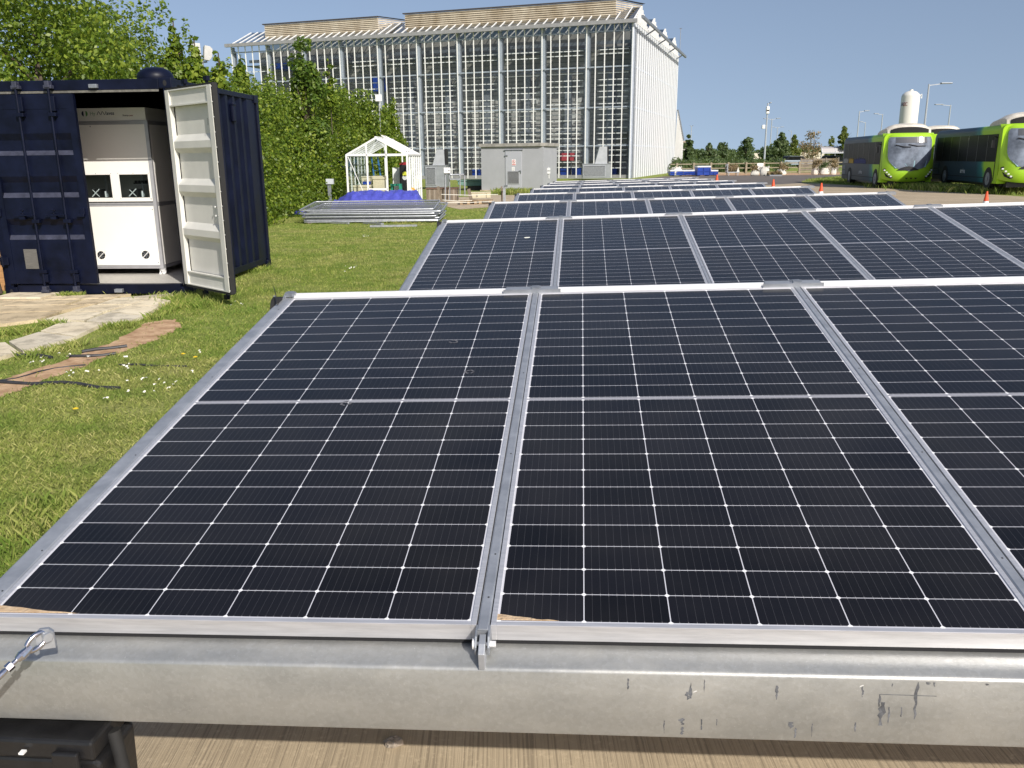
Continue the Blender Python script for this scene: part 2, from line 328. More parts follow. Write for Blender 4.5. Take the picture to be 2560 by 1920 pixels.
def make_panel():
    t = thing('solar_panel'); yo = VE+.0155; xo = .0145
    f = MB()
    for x0, x1 in ((-xo, -xo+.011), (CW+xo-.011, CW+xo)): f.box(x0, x1, -yo, yo, -.035, .0022)
    f.box(-xo+.011, CW+xo-.011, -yo, -yo+.011, -.035, .0022); f.box(-xo+.011, CW+xo-.011, yo-.011, yo, -.035, .0022)
    f.build('frame', M_alu, t, bevel=.0008)
    c = MB(); c.poly([(-xo+.0105, -yo+.0105, 0), (CW+xo-.0105, -yo+.0105, 0), (CW+xo-.0105, yo-.0105, 0), (-xo+.0105, yo-.0105, 0)]); c.build('cell_sheet', M_cells, t)
    b = MB(); b.box(-xo+.012, CW+xo-.012, -yo+.012, yo-.012, -.006, -.003); b.build('back_sheet', M_white, t)
    r = MB(); r.box(-xo, CW+xo, yo+.004, yo+.036, -.045, .004); r.box(-xo, CW+xo, yo+.010, yo+.016, .004, .010); r.box(-xo, CW+xo, yo+.024, yo+.036, .004, .014); r.build('ridge_bar', M_aluw, t, bevel=.001)
    return t
def make_rail(end=False):
    t = thing('mounting_rail'); yo = VE+.0155
    w0, w1 = (-.0118, .0118) if not end else (-.034, .0118)
    r = MB(); r.prism([(w0, -.04), (w0, -.0005), (w0+.003, .0022), (w1-.003, .0022), (w1, -.0005), (w1, -.04)], 'y', -yo-.012, yo+.012)
    if end: r.prism([(w0-.018, -.016), (w0-.016, -.012), (w0-.0005, -.002), (w0-.0005, -.005)], 'y', -yo-.012, yo+.012)
    for y in (-.96, -.81, -.35, .2, .9): r.lathe([(.0022, 0), (.0022, .0009)], 8, 1, (.002, y, .0019))
    r.build('channel', [M_galv, M_dark], t)
    b = MB()
    b.prism([(yo+.004, -.03), (yo+.004, .006), (yo+.010, .016), (yo+.022, .020), (yo+.038, .020), (yo+.046, .012), (yo+.05, -.03)], 'x', -.022, -.015)
    b.prism([(yo+.004, -.03), (yo+.004, .006), (yo+.010, .016), (yo+.022, .020), (yo+.038, .020), (yo+.046, .012), (yo+.05, -.03)], 'x', .015, .022)
    b.box(-.015, .015, yo+.006, yo+.04, .006, .022); b.tube([(-.026, yo+.028, .010), (.026, yo+.028, .010)], .005, 10)
    b.build('hinge_bracket', M_galvd, t)
    if not end:
        s = MB(); s.box(-.125, .095, yo+.0035, yo+.040, .0145, .017); s.box(-.135, .105, yo-.002, yo+.0035, -.02, .0165); s.build('splice_plate', M_galv, t)
    l = MB(); l.box(-.0115, .0115, yo+.05, yo+.075, -1.2, .0); l.build('leg', M_galvd, t)
    return t
ORD = ['first', 'second', 'third', 'fourth', 'fifth', 'sixth', 'seventh', 'eighth']
COLN = ['leftmost', 'second', 'middle', 'fourth', 'rightmost']
p0 = make_panel(); r0 = make_rail(); e0 = make_rail(True); first = {}
def place(proto, i, U, z_leg=True):
    o = proto if proto.name not in first else copy_tree(proto)
    first[proto.name] = 1
    M = row_matrix(i, U); o.location = M.translation; o.rotation_euler = M.to_euler()
    for ch in [c for c in sc.objects if c.parent == o]:
        if ch.name.startswith('leg'):   # legs are cut to reach the ground: scale this copy's height
            ch.location = (0, 0, 0); top = (M @ Vector((0, VE+.08, 0))).z; ch.scale = (1, 1, max(.3, (top-.01)/1.2/M.col[2][2]))
    return o
for i in range(8):
    npan = 3 if i == 0 else 5
    for c in range(npan):
        o = place(p0, i, c*PW)
        row_ = 'front' if i == 0 else ORD[i]
        where = 'nearest row above the galvanised beam' if i == 0 else f'{ORD[i]} row from the front'
        nm = COLN[c] if i else ['left-hand', 'wide central', 'right-hand'][c]
        ex = {(0, 0): ', mud on its lower left corner', (0, 1): ', mud beside the hinge lug', (1, 0): ', splashed with a white bird dropping'}.get((i, c), '')
        tag(o, f'{nm} dark solar panel of the {row_} row{ex}', 'solar panel', 'solar panels in tilted rows')
    for c in range(npan+1):
        if i == 0 and c == 3: continue
        if c == 0:
            o = place(e0, i, -.0295)
            for ch in [q for q in sc.objects if q.parent == o]: pass
        elif c == npan: o = place(r0, i, c*PW-.0288)
        else: o = place(r0, i, c*PW-.0288)
        lab = 'outer left edge' if c == 0 else 'outer right edge' if c == npan else f'gap after the {COLN[c-1]} panel'
        tag(o, f'grey galvanised rail along the {lab} of the {ORD[i]} panel row', 'mounting rail', 'galvanised rails between the solar panels')
    # rubber roller at the upper left corner of the row
    M = row_matrix(i, -.065); k = thing('roller'); k.matrix_world = M
    w = MB(); yo = VE
    prof = [(.055*math.cos(a), .055*math.sin(a)) for a in np.linspace(0, 2*math.pi, 18, endpoint=False)]
    w.prism([(yo-.02+a, -.035+b_) for a, b_ in prof], 'x', -.022, .012); w.build('tyre', M_rubber, k)
    w = MB(); w.prism([(yo-.03, -.05), (yo+.02, -.05), (yo+.03, .008), (yo+.015, .016), (yo, .008)], 'x', .0135, .018); w.prism([(yo+.0, -.05), (yo+.02, -.05), (yo+.03, .01), (yo+.012, .018)], 'x', -.03, -.0235); w.build('fork', M_galvd, k)
    tag(k, f'black rubber roller at the upper left corner of the {ORD[i]} panel row', 'roller', 'rollers at the left ends of the panel rows')
# mud, droppings: thin deposits lying on the glass
M_mud = mat('dried_mud', (.42, .29, .17), .95, 0, 0, 40, .5, 120, col2=(.55, .42, .28))
M_drop = mat('bird_dropping', (.75, .75, .66), .8, 0, .15, 60)
def blot(name, i, U, pts, m, label, cat, z=.0012):
    M = row_matrix(i, U); t = MB(); n = len(pts)
    cx = sum(p[0] for p in pts)/n; cy = sum(p[1] for p in pts)/n
    vs = [(p[0], p[1], z*.2) for p in pts]+[(cx+(p[0]-cx)*.8, cy+(p[1]-cy)*.8, z) for p in pts]
    t.add(vs, [tuple(range(n, 2*n))]+[(a, (a+1) % n, n+(a+1) % n, n+a) for a in range(n)])
    o = t.build(name, m); o.matrix_world = M; tag(o, label, cat); return o
B = -(VE+.0145)
def mudshape(w, h, s):
    r_ = random.Random(s); top = [(w*k/9, B+.0165+h*(1-k/9)**1.4+r_.uniform(-.0018, .0018)) for k in range(9, -1, -1)]
    return [(0, B+.0165), (w, B+.0165)]+top[1:]
blot('mud_patch', 0, -.004, mudshape(.19, .024, 1), M_mud, 'brown dried mud in the lower left corner of the left-hand front panel', 'mud')
blot('mud_patch', 0, PW-.004, mudshape(.125, .018, 2), M_mud, 'brown dried mud beside the central rail lug on the front panel', 'mud')
def ring(cx, cy, rx, ry, s):
    r_ = random.Random(s); return [(cx+rx*math.cos(a)*r_.uniform(.6, 1.1), cy+ry*math.sin(a)*r_.uniform(.6, 1.1)) for a in np.linspace(0, 6.28, 14, endpoint=False)]
blot('bird_dropping', 1, 0, ring(4.55*PU, .44, .030, .022, 5), M_drop, 'white bird dropping on the leftmost panel of the second row', 'bird dropping')
M_res = mat('dried_splash', (.10, .10, .11), .7, 0, .5, 90)
for k, (u, v, s) in enumerate([(4.55, .5, 3), (5.1, .22, 4), (2.95, -.018, 6)]):
    M = row_matrix(0, 0); t = MB(); rr = random.Random(s); n = 16
    o1 = [(u*PU+.018*math.cos(a)*rr.uniform(.8, 1.15), v+.016*math.sin(a)*rr.uniform(.8, 1.15), .0006) for a in np.linspace(0, 6.28, n, endpoint=False)]
    i1 = [(u*PU+(p[0]-u*PU)*.6, v+(p[1]-v)*.6, .0006) for p in o1]
    t.add(o1+i1, [(a, (a+1) % n, n+(a+1) % n, n+a) for a in range(n) if rr.random() > .25]); o = t.build('dried_splash', M_res); o.matrix_world = M
    tag(o, ['faint ring of dried splash high on the left-hand front panel', 'dried splash ring right of centre on the left-hand front panel', 'faint dried splash on the white mid line of the front panel'][k], 'splash mark')
# ------------------------------------------------------------------ front beam
def beam():
    M = row_matrix(0, 0); eu = M.col[0].xyz; base = M @ Vector((0, B, -.035)); yaw = ROWF[0][0]
    t = thing('galvanised_beam', label='long galvanised steel beam with scuffed front face along the bottom of the picture', cat='steel beam')
    t.location = base; t.rotation_euler = (0, -ROWF[0][1], yaw)
    prof = [(.16, -.012), (.03, -.010)]+[(.028-.078*(k/8), -.0098-.016*(k/8)**2.4) for k in range(1, 9)]
    prof += [(-.053, -.027), (-.0565, -.030), (-.058, -.034)]
    prof += [(-.058, -.166), (-.056, -.170), (-.052, -.1715), (.16, -.1715)]
    m, nt, b, oc = newmat('weathered_zinc'); vz = nt.nodes.new('ShaderNodeTexVoronoi'); vz.inputs['Scale'].default_value = 120; nt.links.new(oc, vz.inputs['Vector']); mp = nt.nodes.new('ShaderNodeMapping'); mp.inputs['Scale'].default_value = (1.3, 3, 3); nt.links.new(oc, mp.inputs[0])
    n1 = noise(nt, mp.outputs[0], 3.5, 8, .65); n2 = noise(nt, oc, 70, 5, .7); n3 = noise(nt, oc, 260, 2)
    c = ramp(nt, n1, [(.25, (.33, .34, .335)), (.75, (.46, .455, .425))]); c = mixcol(nt, N(nt, ramp(nt, vz.outputs['Color'], [(.2, .0), (.9, .14)])), c, (.62, .64, .65)); c = mixcol(nt, N(nt, ramp(nt, n2, [(.55, 0.), (.75, .45)])), c, (.55, .56, .55)); c = mixcol(nt, N(nt, ramp(nt, n3, [(.68, 0.), (.76, .5)])), c, (.75, .75, .72))
    nt.links.new(c, b.inputs['Base Color']); b.inputs['Metallic'].default_value = .62; nt.links.new(ramp(nt, n1, [(.3, .34), (.7, .52)]), b.inputs['Roughness'])
    bp = nt.nodes.new('ShaderNodeBump'); bp.inputs['Strength'].default_value = .12; bp.inputs['Distance'].default_value = .004; nt.links.new(n2, bp.inputs['Height']); nt.links.new(bp.outputs[0], b.inputs['Normal'])
    s = MB(); s.prism(prof, 'x', -.105, 3.6); o = s.build('beam_section', m, t, smooth=True)
    q = MB(); q.prism([(.003, -.0097), (.003, -.0006), (.03, -.0006), (.03, -.0097)], 'x', -.08, 3.58); q.build('shade_strip', M_dark, t)  # added black strip standing in for the shade under the panel frame
    # scuffs and scratches on the face: thin worn-through marks
    ms = mat('dark_scuff', (.11, .115, .125), .7, 0, .5, 60); mr = mat('pale_scratch', (.6, .6, .58), .5)
    rr = random.Random(11); k = MB()
    def streak(x, z0, z1, w, m_=0):
        n = 7; L = [(x+rr.uniform(-w, w)*.35-w*(.5-abs(q/n-.4)*.5), -.0584, z0+(z1-z0)*q/n) for q in range(n+1)]; Rr = [(x+rr.uniform(-w, w)*.35+w*(.5-abs(q/n-.4)*.5), -.0584, z0+(z1-z0)*q/n) for q in range(n+1)]
        k.add(L+Rr, [(q, q+1, n+2+q, n+1+q) for q in range(n)], m_)
    F0 = lambda px: (at(px, 1720, 1.42)-base).dot(eu.normalized())
    for px, a, b_, w in [(1570, -.042, -.066, .004), (1724, -.048, -.082, .006), (1716, -.068, -.085, .008), (1704, -.125, -.14, .009), (1933, -.05, -.08, .005), (1757, -.04, -.07, .002), (1970, -.128, -.142, .009), (1982, -.14, -.162, .004), (2022, -.13, -.158, .002), (2135, -.048, -.07, .004), (2124, -.125, -.145, .003), (2176, -.064, -.09, .004), (2184, -.08, -.13, .010), (2201, -.09, -.125, .003), (2230, -.09, -.11, .003), (2262, -.036, -.115, .006), (2300, -.036, -.045, .004), (2285, -.036, -.041, .008), (1752, -.127, -.15, .003), (1705, -.145, -.162, .006), (1660, -.132, -.16, .002), (2203, -.04, -.048, .002), (2420, -.036, -.040, .006), (1790, -.126, -.14, .002)]:
        streak(F0(px), a, b_, w)
    x0, x1 = F0(2175), F0(2308); k.poly([(x0, -.0585, -.063), (x1, -.0585, -.064), (x1, -.0585, -.0652), (x0, -.0585, -.0642)])
    for px, z, w in [(1735, -.07, .004), (2132, -.05, .004)]: 
        x = F0(px); k.poly([(x-w, -.0583, z), (x+w, -.0583, z+.004), (x+w*.6, -.0583, z+.006), (x-w*.8, -.0583, z+.003)], 1)
    k.build('scuff_mark', [ms, mr], t, recalc=False)
    # hinge lug on the beam under the rail between the two front panels
    l = thing('hinge_lug', label='steel hinge lug with cross bolt where the central rail meets the beam', cat='hinge lug')
    l.matrix_world = row_matrix(0, PW-.0288)
    c = MB(); c.prism([(B-.0, .002), (B-.03, -.002), (B-.044, -.018), (B-.046, -.034), (B-.03, -.036), (B, -.036)], 'x', -.0145, -.0105); c.prism([(B-.0, .002), (B-.03, -.002), (B-.044, -.018), (B-.046, -.034), (B-.03, -.036), (B, -.036)], 'x', .0105, .0145); c.box(-.0105, .0105, B-.014, B+.006, -.002, .0012); c.build('fork', M_galvd, l, bevel=.001)
    c = MB(); c.prism([(B-.018, -.006), (B-.042, -.010), (B-.060, -.020), (B-.064, -.055), (B-.018, -.055)], 'x', -.006, .007); c.build('tongue', M_galv, l, bevel=.0015)
    c = MB(); c.tube([(-.019, B-.030, -.020), (.026, B-.030, -.020)], .0042, 10); c.tube([(.0145, B-.030, -.020), (.026, B-.030, -.020)], .0062, 6); c.tube([(-.019, B-.030, -.020), (-.0145, B-.030, -.020)], .011, 16); c.build('bolt', M_aluw, l)
    return t
beam()
# turnbuckle at lower left
def turnbuckle():
    a = at(112, 1585, 1.465); b = at(-60, 1745, 1.36); t = thing('turnbuckle', label='shiny steel turnbuckle rod fixed by an eye to the left end of the beam', cat='turnbuckle'); t.location = a
    ch = mat('polished_steel', (.62, .62, .66), .18, 1., .1, 30, .1, 50); d = (b-a); L = d.length; d.normalize()
    s = MB(); s.tube([d*.055, d*.085, d*.088, d*L], [.0045, .0045, .0062, .0062], 12); s.build('rod', ch, t, smooth=True)
    s = MB(); s.tube([d*.072, d*.084], .0085, 6); s.tube([d*.030, d*.052, d*.062], [.006, .010, .0065], 12); s.build('nut', ch, t)
    s = MB(); side = d.cross(Vector((0, 0, 1))).normalized(); n = 18; up = side.cross(d).normalized()
    pts = [d*(.018+.022*math.cos(q))+up*.0135*math.sin(q) for q in np.linspace(0, 2*math.pi, n+1)]; s.tube(pts, .0048, 10, cap=False); s.build('eye', ch, t, smooth=True)
    s = MB(); s.tube([side*-.016+d*.002, side*.018+d*.002], .0055, 12); s.tube([side*-.018+d*.002, side*-.013+d*.002], .010, 6); s.build('bolt', M_galv, t)
    s = MB(); s.prism([(-.016, -.03), (-.016, .004), (-.008, .012), (.008, .012), (.016, .004), (.016, -.03)], 'y', -.004, .004, 0, Matrix.Rotation(R(15), 4, 'Z')); s.build('bracket', M_galv, t)
turnbuckle()
# black case under the beam
def case():
    z = .49; c = at(268, 1818, 1.50)
    f = gp(228, 1851, z); t = thing('equipment_case', (f.x, f.y, 0), R(-5), 'black plastic case with latches standing under the left end of the beam', 'equipment case')
    s = MB(); s.prism([(-.45, .05), (.0, .05), (.012, z-.06), (0, z-.05), (-.45, z-.05)], 'y', .0, .14); s.box(-.46, .02, -.012, .15, 0, .055); s.build('body', M_black, t, bevel=.008)
    s = MB(); s.box(-.45, .006, -.008, .14, z-.045, z); s.build('lid', M_black, t, bevel=.007)
    for x in (-.30, -.05): s = MB(); s.box(x-.028, x+.028, -.022, -.009, z-.11, z-.02); s.build('latch', M_black, t, bevel=.004)
    s = MB(); s.box(-.24, -.1, -.02, -.002, z-.16, z-.115); s.tube([(-.235, -.03, z-.15), (-.235, -.045, z-.17), (-.105, -.045, z-.17), (-.105, -.03, z-.15)], .008, 8); s.build('handle', M_black, t, bevel=.003)
    s = MB(); s.tube([(.012, .06, z-.02), (.03, .05, z-.12), (.034, .05, .1)], .014, 10); s.build('cable', M_rubber, t, smooth=True)
    r_ = random.Random(3); s = MB()
    for k in range(14):
        x = r_.uniform(-.42, .02); y = -.0225 if r_.random() < .5 else -.0205; zz = z-r_.uniform(.02, .3); s.box(x, x+r_.uniform(.004, .012), -.024, -.0125, zz, zz+.004)
    s.build('paint_fleck', M_white, t)
case()
s = MB(); c = gp(985, 1866); r_ = random.Random(5)
s.lathe([(.001, 0), (.021, .002), (.024, .010), (.015, .018), (.004, .021)], 9); 
for i, v in enumerate(s.v): s.v[i] = (v[0]*1.2+r_.uniform(-.004, .004), v[1]+r_.uniform(-.004, .004), max(0, v[2]+r_.uniform(-.003, .003)))
o = s.build('stone', mat('broken_stone', (.35, .3, .24), .9, 0, .3, 60, .6, 90)); o.location = (c.x, c.y, .008); tag(o, 'small broken stone lying on the concrete below the beam', 'stone')
# ================================================================== CONTAINER
YC = -.065; CO = Vector((-6.28, 10.776, 0))
CM = Matrix.Translation(CO) @ Matrix.Rotation(YC, 4, 'Z'); CMI = CM.inverted()
def cl(px, py, ly):
    """container-local point on plane local y = ly seen at pixel"""
    d = CMI.to_3x3() @ Vector(ray(px, py)); o = CMI @ Vector((0, 0, CAMH)); k = (ly-o.y)/d.y; return o+d*k
W_, H_, L_ = 2.438, 2.591, 3.03
def corrugated(mb, x, y0, y1, z0, z1, pitch=.278, depth=.036, sgn=1, m=0):
    pts = [(y0, 0)]; y = y0+.05
    while y+pitch < y1-.03:
        pts += [(y, 0), (y+.068, -depth), (y+.138, -depth), (y+.206, 0)]; y += pitch
    pts += [(y1, 0)]; vs = [(x+sgn*d, yy, z) for z in (z0, z1) for yy, d in pts]; n = len(pts)
    mb.add(vs, [(i, i+1, n+i+1, n+i) for i in range(n-1)], m)
def door_sheet(mb, x0, x1, z0, z1, yf, yb, fr, sgn):
    """pressed door leaf: flat sheet with three horizontal trapezoid ribs; yf sheet plane, yb rib plane"""
    H = z1-z0; prof = [(z1, yf)]
    for a, b_, c, d in fr: prof += [(z1-H*a, yf), (z1-H*b_, yb), (z1-H*c, yb), (z1-H*d, yf)]
    prof += [(z0, yf)]; n = len(prof); e = .02
    vs = [(x, y, z) for x in (x0, x1) for z, y in prof]
    mb.add(vs, [(i, i+1, n+i+1, n+i) for i in range(n-1)])
FR = [(.165, .205, .245, .275), (.425, .463, .503, .535), (.69, .73, .77, .80)]
def container():
    t = thing('shipping_container', CO, YC, 'dark navy blue steel shipping container with its right-hand door standing open', 'shipping container')
    s = MB(); pw = .11
    for x in (0, W_-pw):
        for y in (0, L_-.09): s.box(x, x+pw, y, y+.09, .118, H_-.118)
    s.box(.16, W_-.16, .0, .09, H_-.125, H_-.006); s.box(.16, W_-.16, .005, .1, .03, .152); s.box(.16, W_-.16, L_-.08, L_, H_-.12, H_-.006); s.box(.16, W_-.16, L_-.08, L_, .02, .15)
    for x in (0.01, W_-.07): s.box(x, x+.06, .16, L_-.16, H_-.075, H_-.008); s.box(x, x+.05, .16, L_-.16, .07, .165)
    s.build('frame', M_navy, t, bevel=.006)
    s = MB(); 
    for x in (0, W_):
        for y in (0, L_):
            for z in (0, H_):
                x0 = 0-.004 if x == 0 else W_-.158; y0 = -.004 if y == 0 else L_-.158; z0 = 0 if z == 0 else H_-.118
                b = MB(); b.box(x0, x0+.162, y0, y0+.162, z0, z0+.118)
                o = b.build('corner_casting', M_navy, t, bevel=.008)
                h = MB(); h.lathe([(.028, 0), (.028, .002)], 12)
                for i, v in enumerate(h.v): h.v[i] = (x0+.081+v[0]*.8, (y0-.0015 if y == 0 else y0+.1635)+v[2]*.2, z0+.06+v[1]*1.2)
                if z == 0 or y == 0: h.build('twist_hole', M_dark, o)
    s = MB(); corrugated(s, W_-.022, .09, L_-.09, .14, H_-.06); o = s.build('side_wall', M_navy, t)
    s = MB(); s.box(W_-.035, W_+.008, 1.93, 2.03, H_-.42, H_-.17); s.box(W_-.035, W_+.02, 1.92, 2.04, H_-.20, H_-.165); s.build('side_vent', M_navy, t, bevel=.01)
    s = MB(); corrugated(s, .022, .09, L_-.09, .14, H_-.06, sgn=-1); s.build('side_wall', M_navy, t)
    s = MB(); s.box(.1, W_-.1, L_-.05, L_-.03, .14, H_-.06); s.build('end_wall', M_navy, t)
    s = MB(); s.box(.05, W_-.05, .05, L_-.05, H_-.05, H_-.03); s.build('roof', M_navy, t)
    s = MB(); s.box(.1, W_-.1, .1, L_-.06, .13, .152); s.build('floor', mat('checker_floor_plate', (.56, .54, .50), .5, .2, .12, 30, .5, 200), t)
    s = MB(); s.box(.95, 1.17, -.002, .1, .03, .032)
    s = MB(); s.prism([(0, 0), (.17, 0), (.162, .03), (.14, .068), (.10, .098), (.05, .115), (0, .12)], 'z', 0, 1)
    s = MB(); s.lathe([(.21, 0), (.215, .03), (.20, .075), (.16, .115), (.10, .14), (.03, .15), (.001, .151)], 24, 0, (2.12, .30, H_-.0)); s.build('roof_vent', M_navy, t, smooth=True)
    # pale inner face marks on the header
    s = MB(); s.box(.16, W_-.16, -.004, .0, H_-.152, H_-.127); s.build('header_seal', mat('weathered_seal', (.13, .125, .11), .8, 0, .4, 14), t)
    # closed left door
    d = MB(); x0, x1, z0, z1 = .10, 1.235, .165, H_-.16
    d.box(x0, x0+.075, -.032, .02, z0, z1); d.box(x1-.085, x1, -.032, .02, z0, z1); d.box(x0+.075, x1-.085, -.031, .02, z1-.17, z1-.001); d.box(x0+.075, x1-.085, -.031, .02, z0+.001, z0+.17)
    door_sheet(d, x0+.075, x1-.085, z0+.17, z1-.17, -.026, .012, [(a-.02, b_-.02, c-.0, d_+.0) for a, b_, c, d_ in FR], 1)
    D = d.build('closed_door', M_navy, t); D['label'] = 'closed left door with two locking bars'
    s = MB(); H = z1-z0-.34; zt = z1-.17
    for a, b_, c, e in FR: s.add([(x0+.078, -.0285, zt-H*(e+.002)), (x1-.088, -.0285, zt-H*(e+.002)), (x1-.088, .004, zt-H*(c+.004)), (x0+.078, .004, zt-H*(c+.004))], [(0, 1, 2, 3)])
    s.build('lit_worn_ledge', M_navyl, D)  # paler ledges: wear plus the light on their upward slopes, put into the colour
    for bx in (.565, .965):
        s = MB(); s.tube([(bx, -.066, .10), (bx, -.066, H_-.10)], .0165, 12); o = s.build('locking_bar', M_navy, D, smooth=True)
        for z0_, z1_, w_ in ((.30, .345, 0), (.92, .965, 0), (H_-.42, H_-.375, 0), (.19, .29, 1), (H_-.36, H_-.19, 1)): s = MB(); s.box(bx-.035+.015*w_, bx+.06, -.088+.012*w_, -.03, z0_, z1_); s.build('bracket', M_navy, o, bevel=.006)
        for z in (.055, H_-.105): s = MB(); s.box(bx-.05, bx+.05, -.085, -.02, z, z+.04); s.box(bx-.028, bx+.03, -.095, -.02, z+.012, z+.085); s.build('cam_keeper', M_navyl, o, bevel=.006)
        s = MB(); s.bar((bx, -.082, 1.02), (bx-.26, -.075, 1.01), .03, .016); s.box(bx-.19, bx-.12, -.085, -.03, .965, 1.03); s.tube([(bx-.14, -.085, 1.03), (bx-.12, -.09, 1.075), (bx-.155, -.09, 1.085)], .012, 8); s.build('bar_handle', M_navy, o, bevel=.004)
    s = MB(); a = cl(58, 623, -.034); b = cl(98, 672, -.034); s.box(a.x, b.x, -.0345, -.032, b.z, a.z); s.build('label_patch', mat('dull_grey_decal', (.115, .11, .10), .8, 0, .25, 30, stretch=(.3, 1, 6)), D)
    for z in (.45, 1.05, 1.65, 2.2): s = MB(); s.box(.015, .13, -.055, -.02, z-.05, z+.05); s.tube([(.05, -.05, z-.07), (.05, -.05, z+.07)], .018, 8); s.build('hinge', M_navy, D, bevel=.008)
    s = MB(); s.box(x1-.09, x1-.03, -.06, -.03, 1.02, 1.10); s.box(x1-.13, x1-.04, -.07, -.03, .99, 1.03); s.build('latch_plate', M_navy, D, bevel=.006)
    # keepers on the sill where the open door's bars lock
    for x in (1.50, 2.02):
        s = MB(); s.box(x-.05, x+.05, -.06, .0, .055, .1) if x < 2 else None
        s.box(x-.05, x+.05, -.05, .0, H_-.105, H_-.06) if x < 2 else None
        if s.v: s.build('cam_keeper', M_galvd, t, bevel=.005)
    # open right door
    hp = (2.40, -.03); DA = R(-45)-YC
    D = link(bpy.data.objects.new('open_door', None)); D.parent = t; D.location = (hp[0], hp[1], 0); D.rotation_euler = (0, 0, DA); D['label'] = 'open right door showing its cream painted inner face'
    z0, z1 = .17, H_-.15; w = 1.18
    d = MB(); d.box(.02, .11, -.052, .0, z0, z1); d.box(w-.13, w-.035, -.052, .0, z0, z1); d.box(.11, w-.13, -.028, .0, z1-.17, z1-.001); d.box(.11, w-.13, -.050, .0, z1-.014, z1); d.box(.11, w-.13, -.028, .0, z0+.001, z0+.15); d.box(.11, w-.13, -.05, .0, z0, z0+.012)
    d.box(.11, w-.13, -.05, -.0, z1-.185, z1-.17); d.box(.11, w-.13, -.046, 0, z0+.15, z0+.165)
    door_sheet(d, .11, w-.13, z0+.165, z1-.185, .012, -.044, FR, 1); d.build('inner_panel', M_cream, D)
    d = MB(); d.box(.01, w-.02, .014, .03, z0-.005, z1+.005); d.build('outer_panel', M_navy, D)
    d = MB(); d.box(w-.035, w-.008, -.045, .014, z0-.02, z1+.02); d.box(.03, w-.035, -.045, .012, z0-.03, z0-.001); d.box(.03, w-.035, -.045, .012, z1+.001, z1+.022); 
    for k in range(15): zz = z0+.02+(z1-z0-.04)*k/14; d.box(w-.027, w-.017, -.049, -.045, zz-.005, zz+.005, 1)
    d.build('rubber_gasket', [M_rubber, M_aluw], D)
    for bx in (.32, .86): d = MB(); d.tube([(bx, .062, z0-.1), (bx, .062, z1+.1)], .0165, 10); d.box(bx-.04, bx+.04, .04, .08, z0-.12, z0-.07); d.box(bx-.04, bx+.04, .04, .08, z1+.06, z1+.11); d.build('locking_bar', M_navy, D)
    d = MB()
    for z in (1.065, 1.165): d.lathe([(.012, 0), (.008, .015), (.012, .03), (.001, .033)], 8)
    d.v = []; d.f = []; d.m = []
    for z in (1.03, 1.13): d = MB(); d.tube([(w-.22, .012, z), (w-.22, -.04, z)], .011, 8); d.build('coat_hook', M_white, D)
    d = MB()
    for i in range(7):
        for j in range(2): d.box(w-.17+j*.010+(i % 2)*.005, w-.165+j*.010+(i % 2)*.005, -.0535, -.052, z1-.42+i*.011, z1-.414+i*.011)
    d.build('vent_hole', M_dark, D)
    return t
container()
# slab block under the near corner, wedge under the open door
def block(name, px0, py0, w, d, h, m, label, cat, rz=0, z=0):
    g_ = gp(px0, py0); b = MB(); b.box(0, w, 0, d, 0, h); o = b.build(name, m, bevel=.008); o.location = (g_.x, g_.y, z); o.rotation_euler = (0, 0, rz); tag(o, label, cat); return o
block('concrete_block', -20, 754, .62, .45, .05, MATS['paving_slab'], 'pale concrete slab under the front left corner of the container', 'slab', YC, .002)
# pipe leaning at the far left edge of the container
g_ = Vector((-6.33, 10.63, 0)); s = MB(); s.tube([g_+Vector((.03, .05, .05)), g_+Vector((-.10, .03, 1.05))], .035, 10); o = s.build('drain_pipe', mat('rusty_pipe', (.06, .045, .035), .8, 0, .3, 12)); tag(o, 'dark rusty pipe leaning at the left corner of the container', 'pipe')
g_ = gp(-14, 742); b = MB(); b.box(-.5, 0, 0, .04, 0, .95); o = b.build('timber_board', mat('orange_timber', (.42, .22, .09), .8, 0, .25, 6, stretch=(1, 1, 8))); o.location = (g_.x, g_.y+.5, 0); tag(o, 'orange-brown timber board upright behind the left end of the container', 'board')
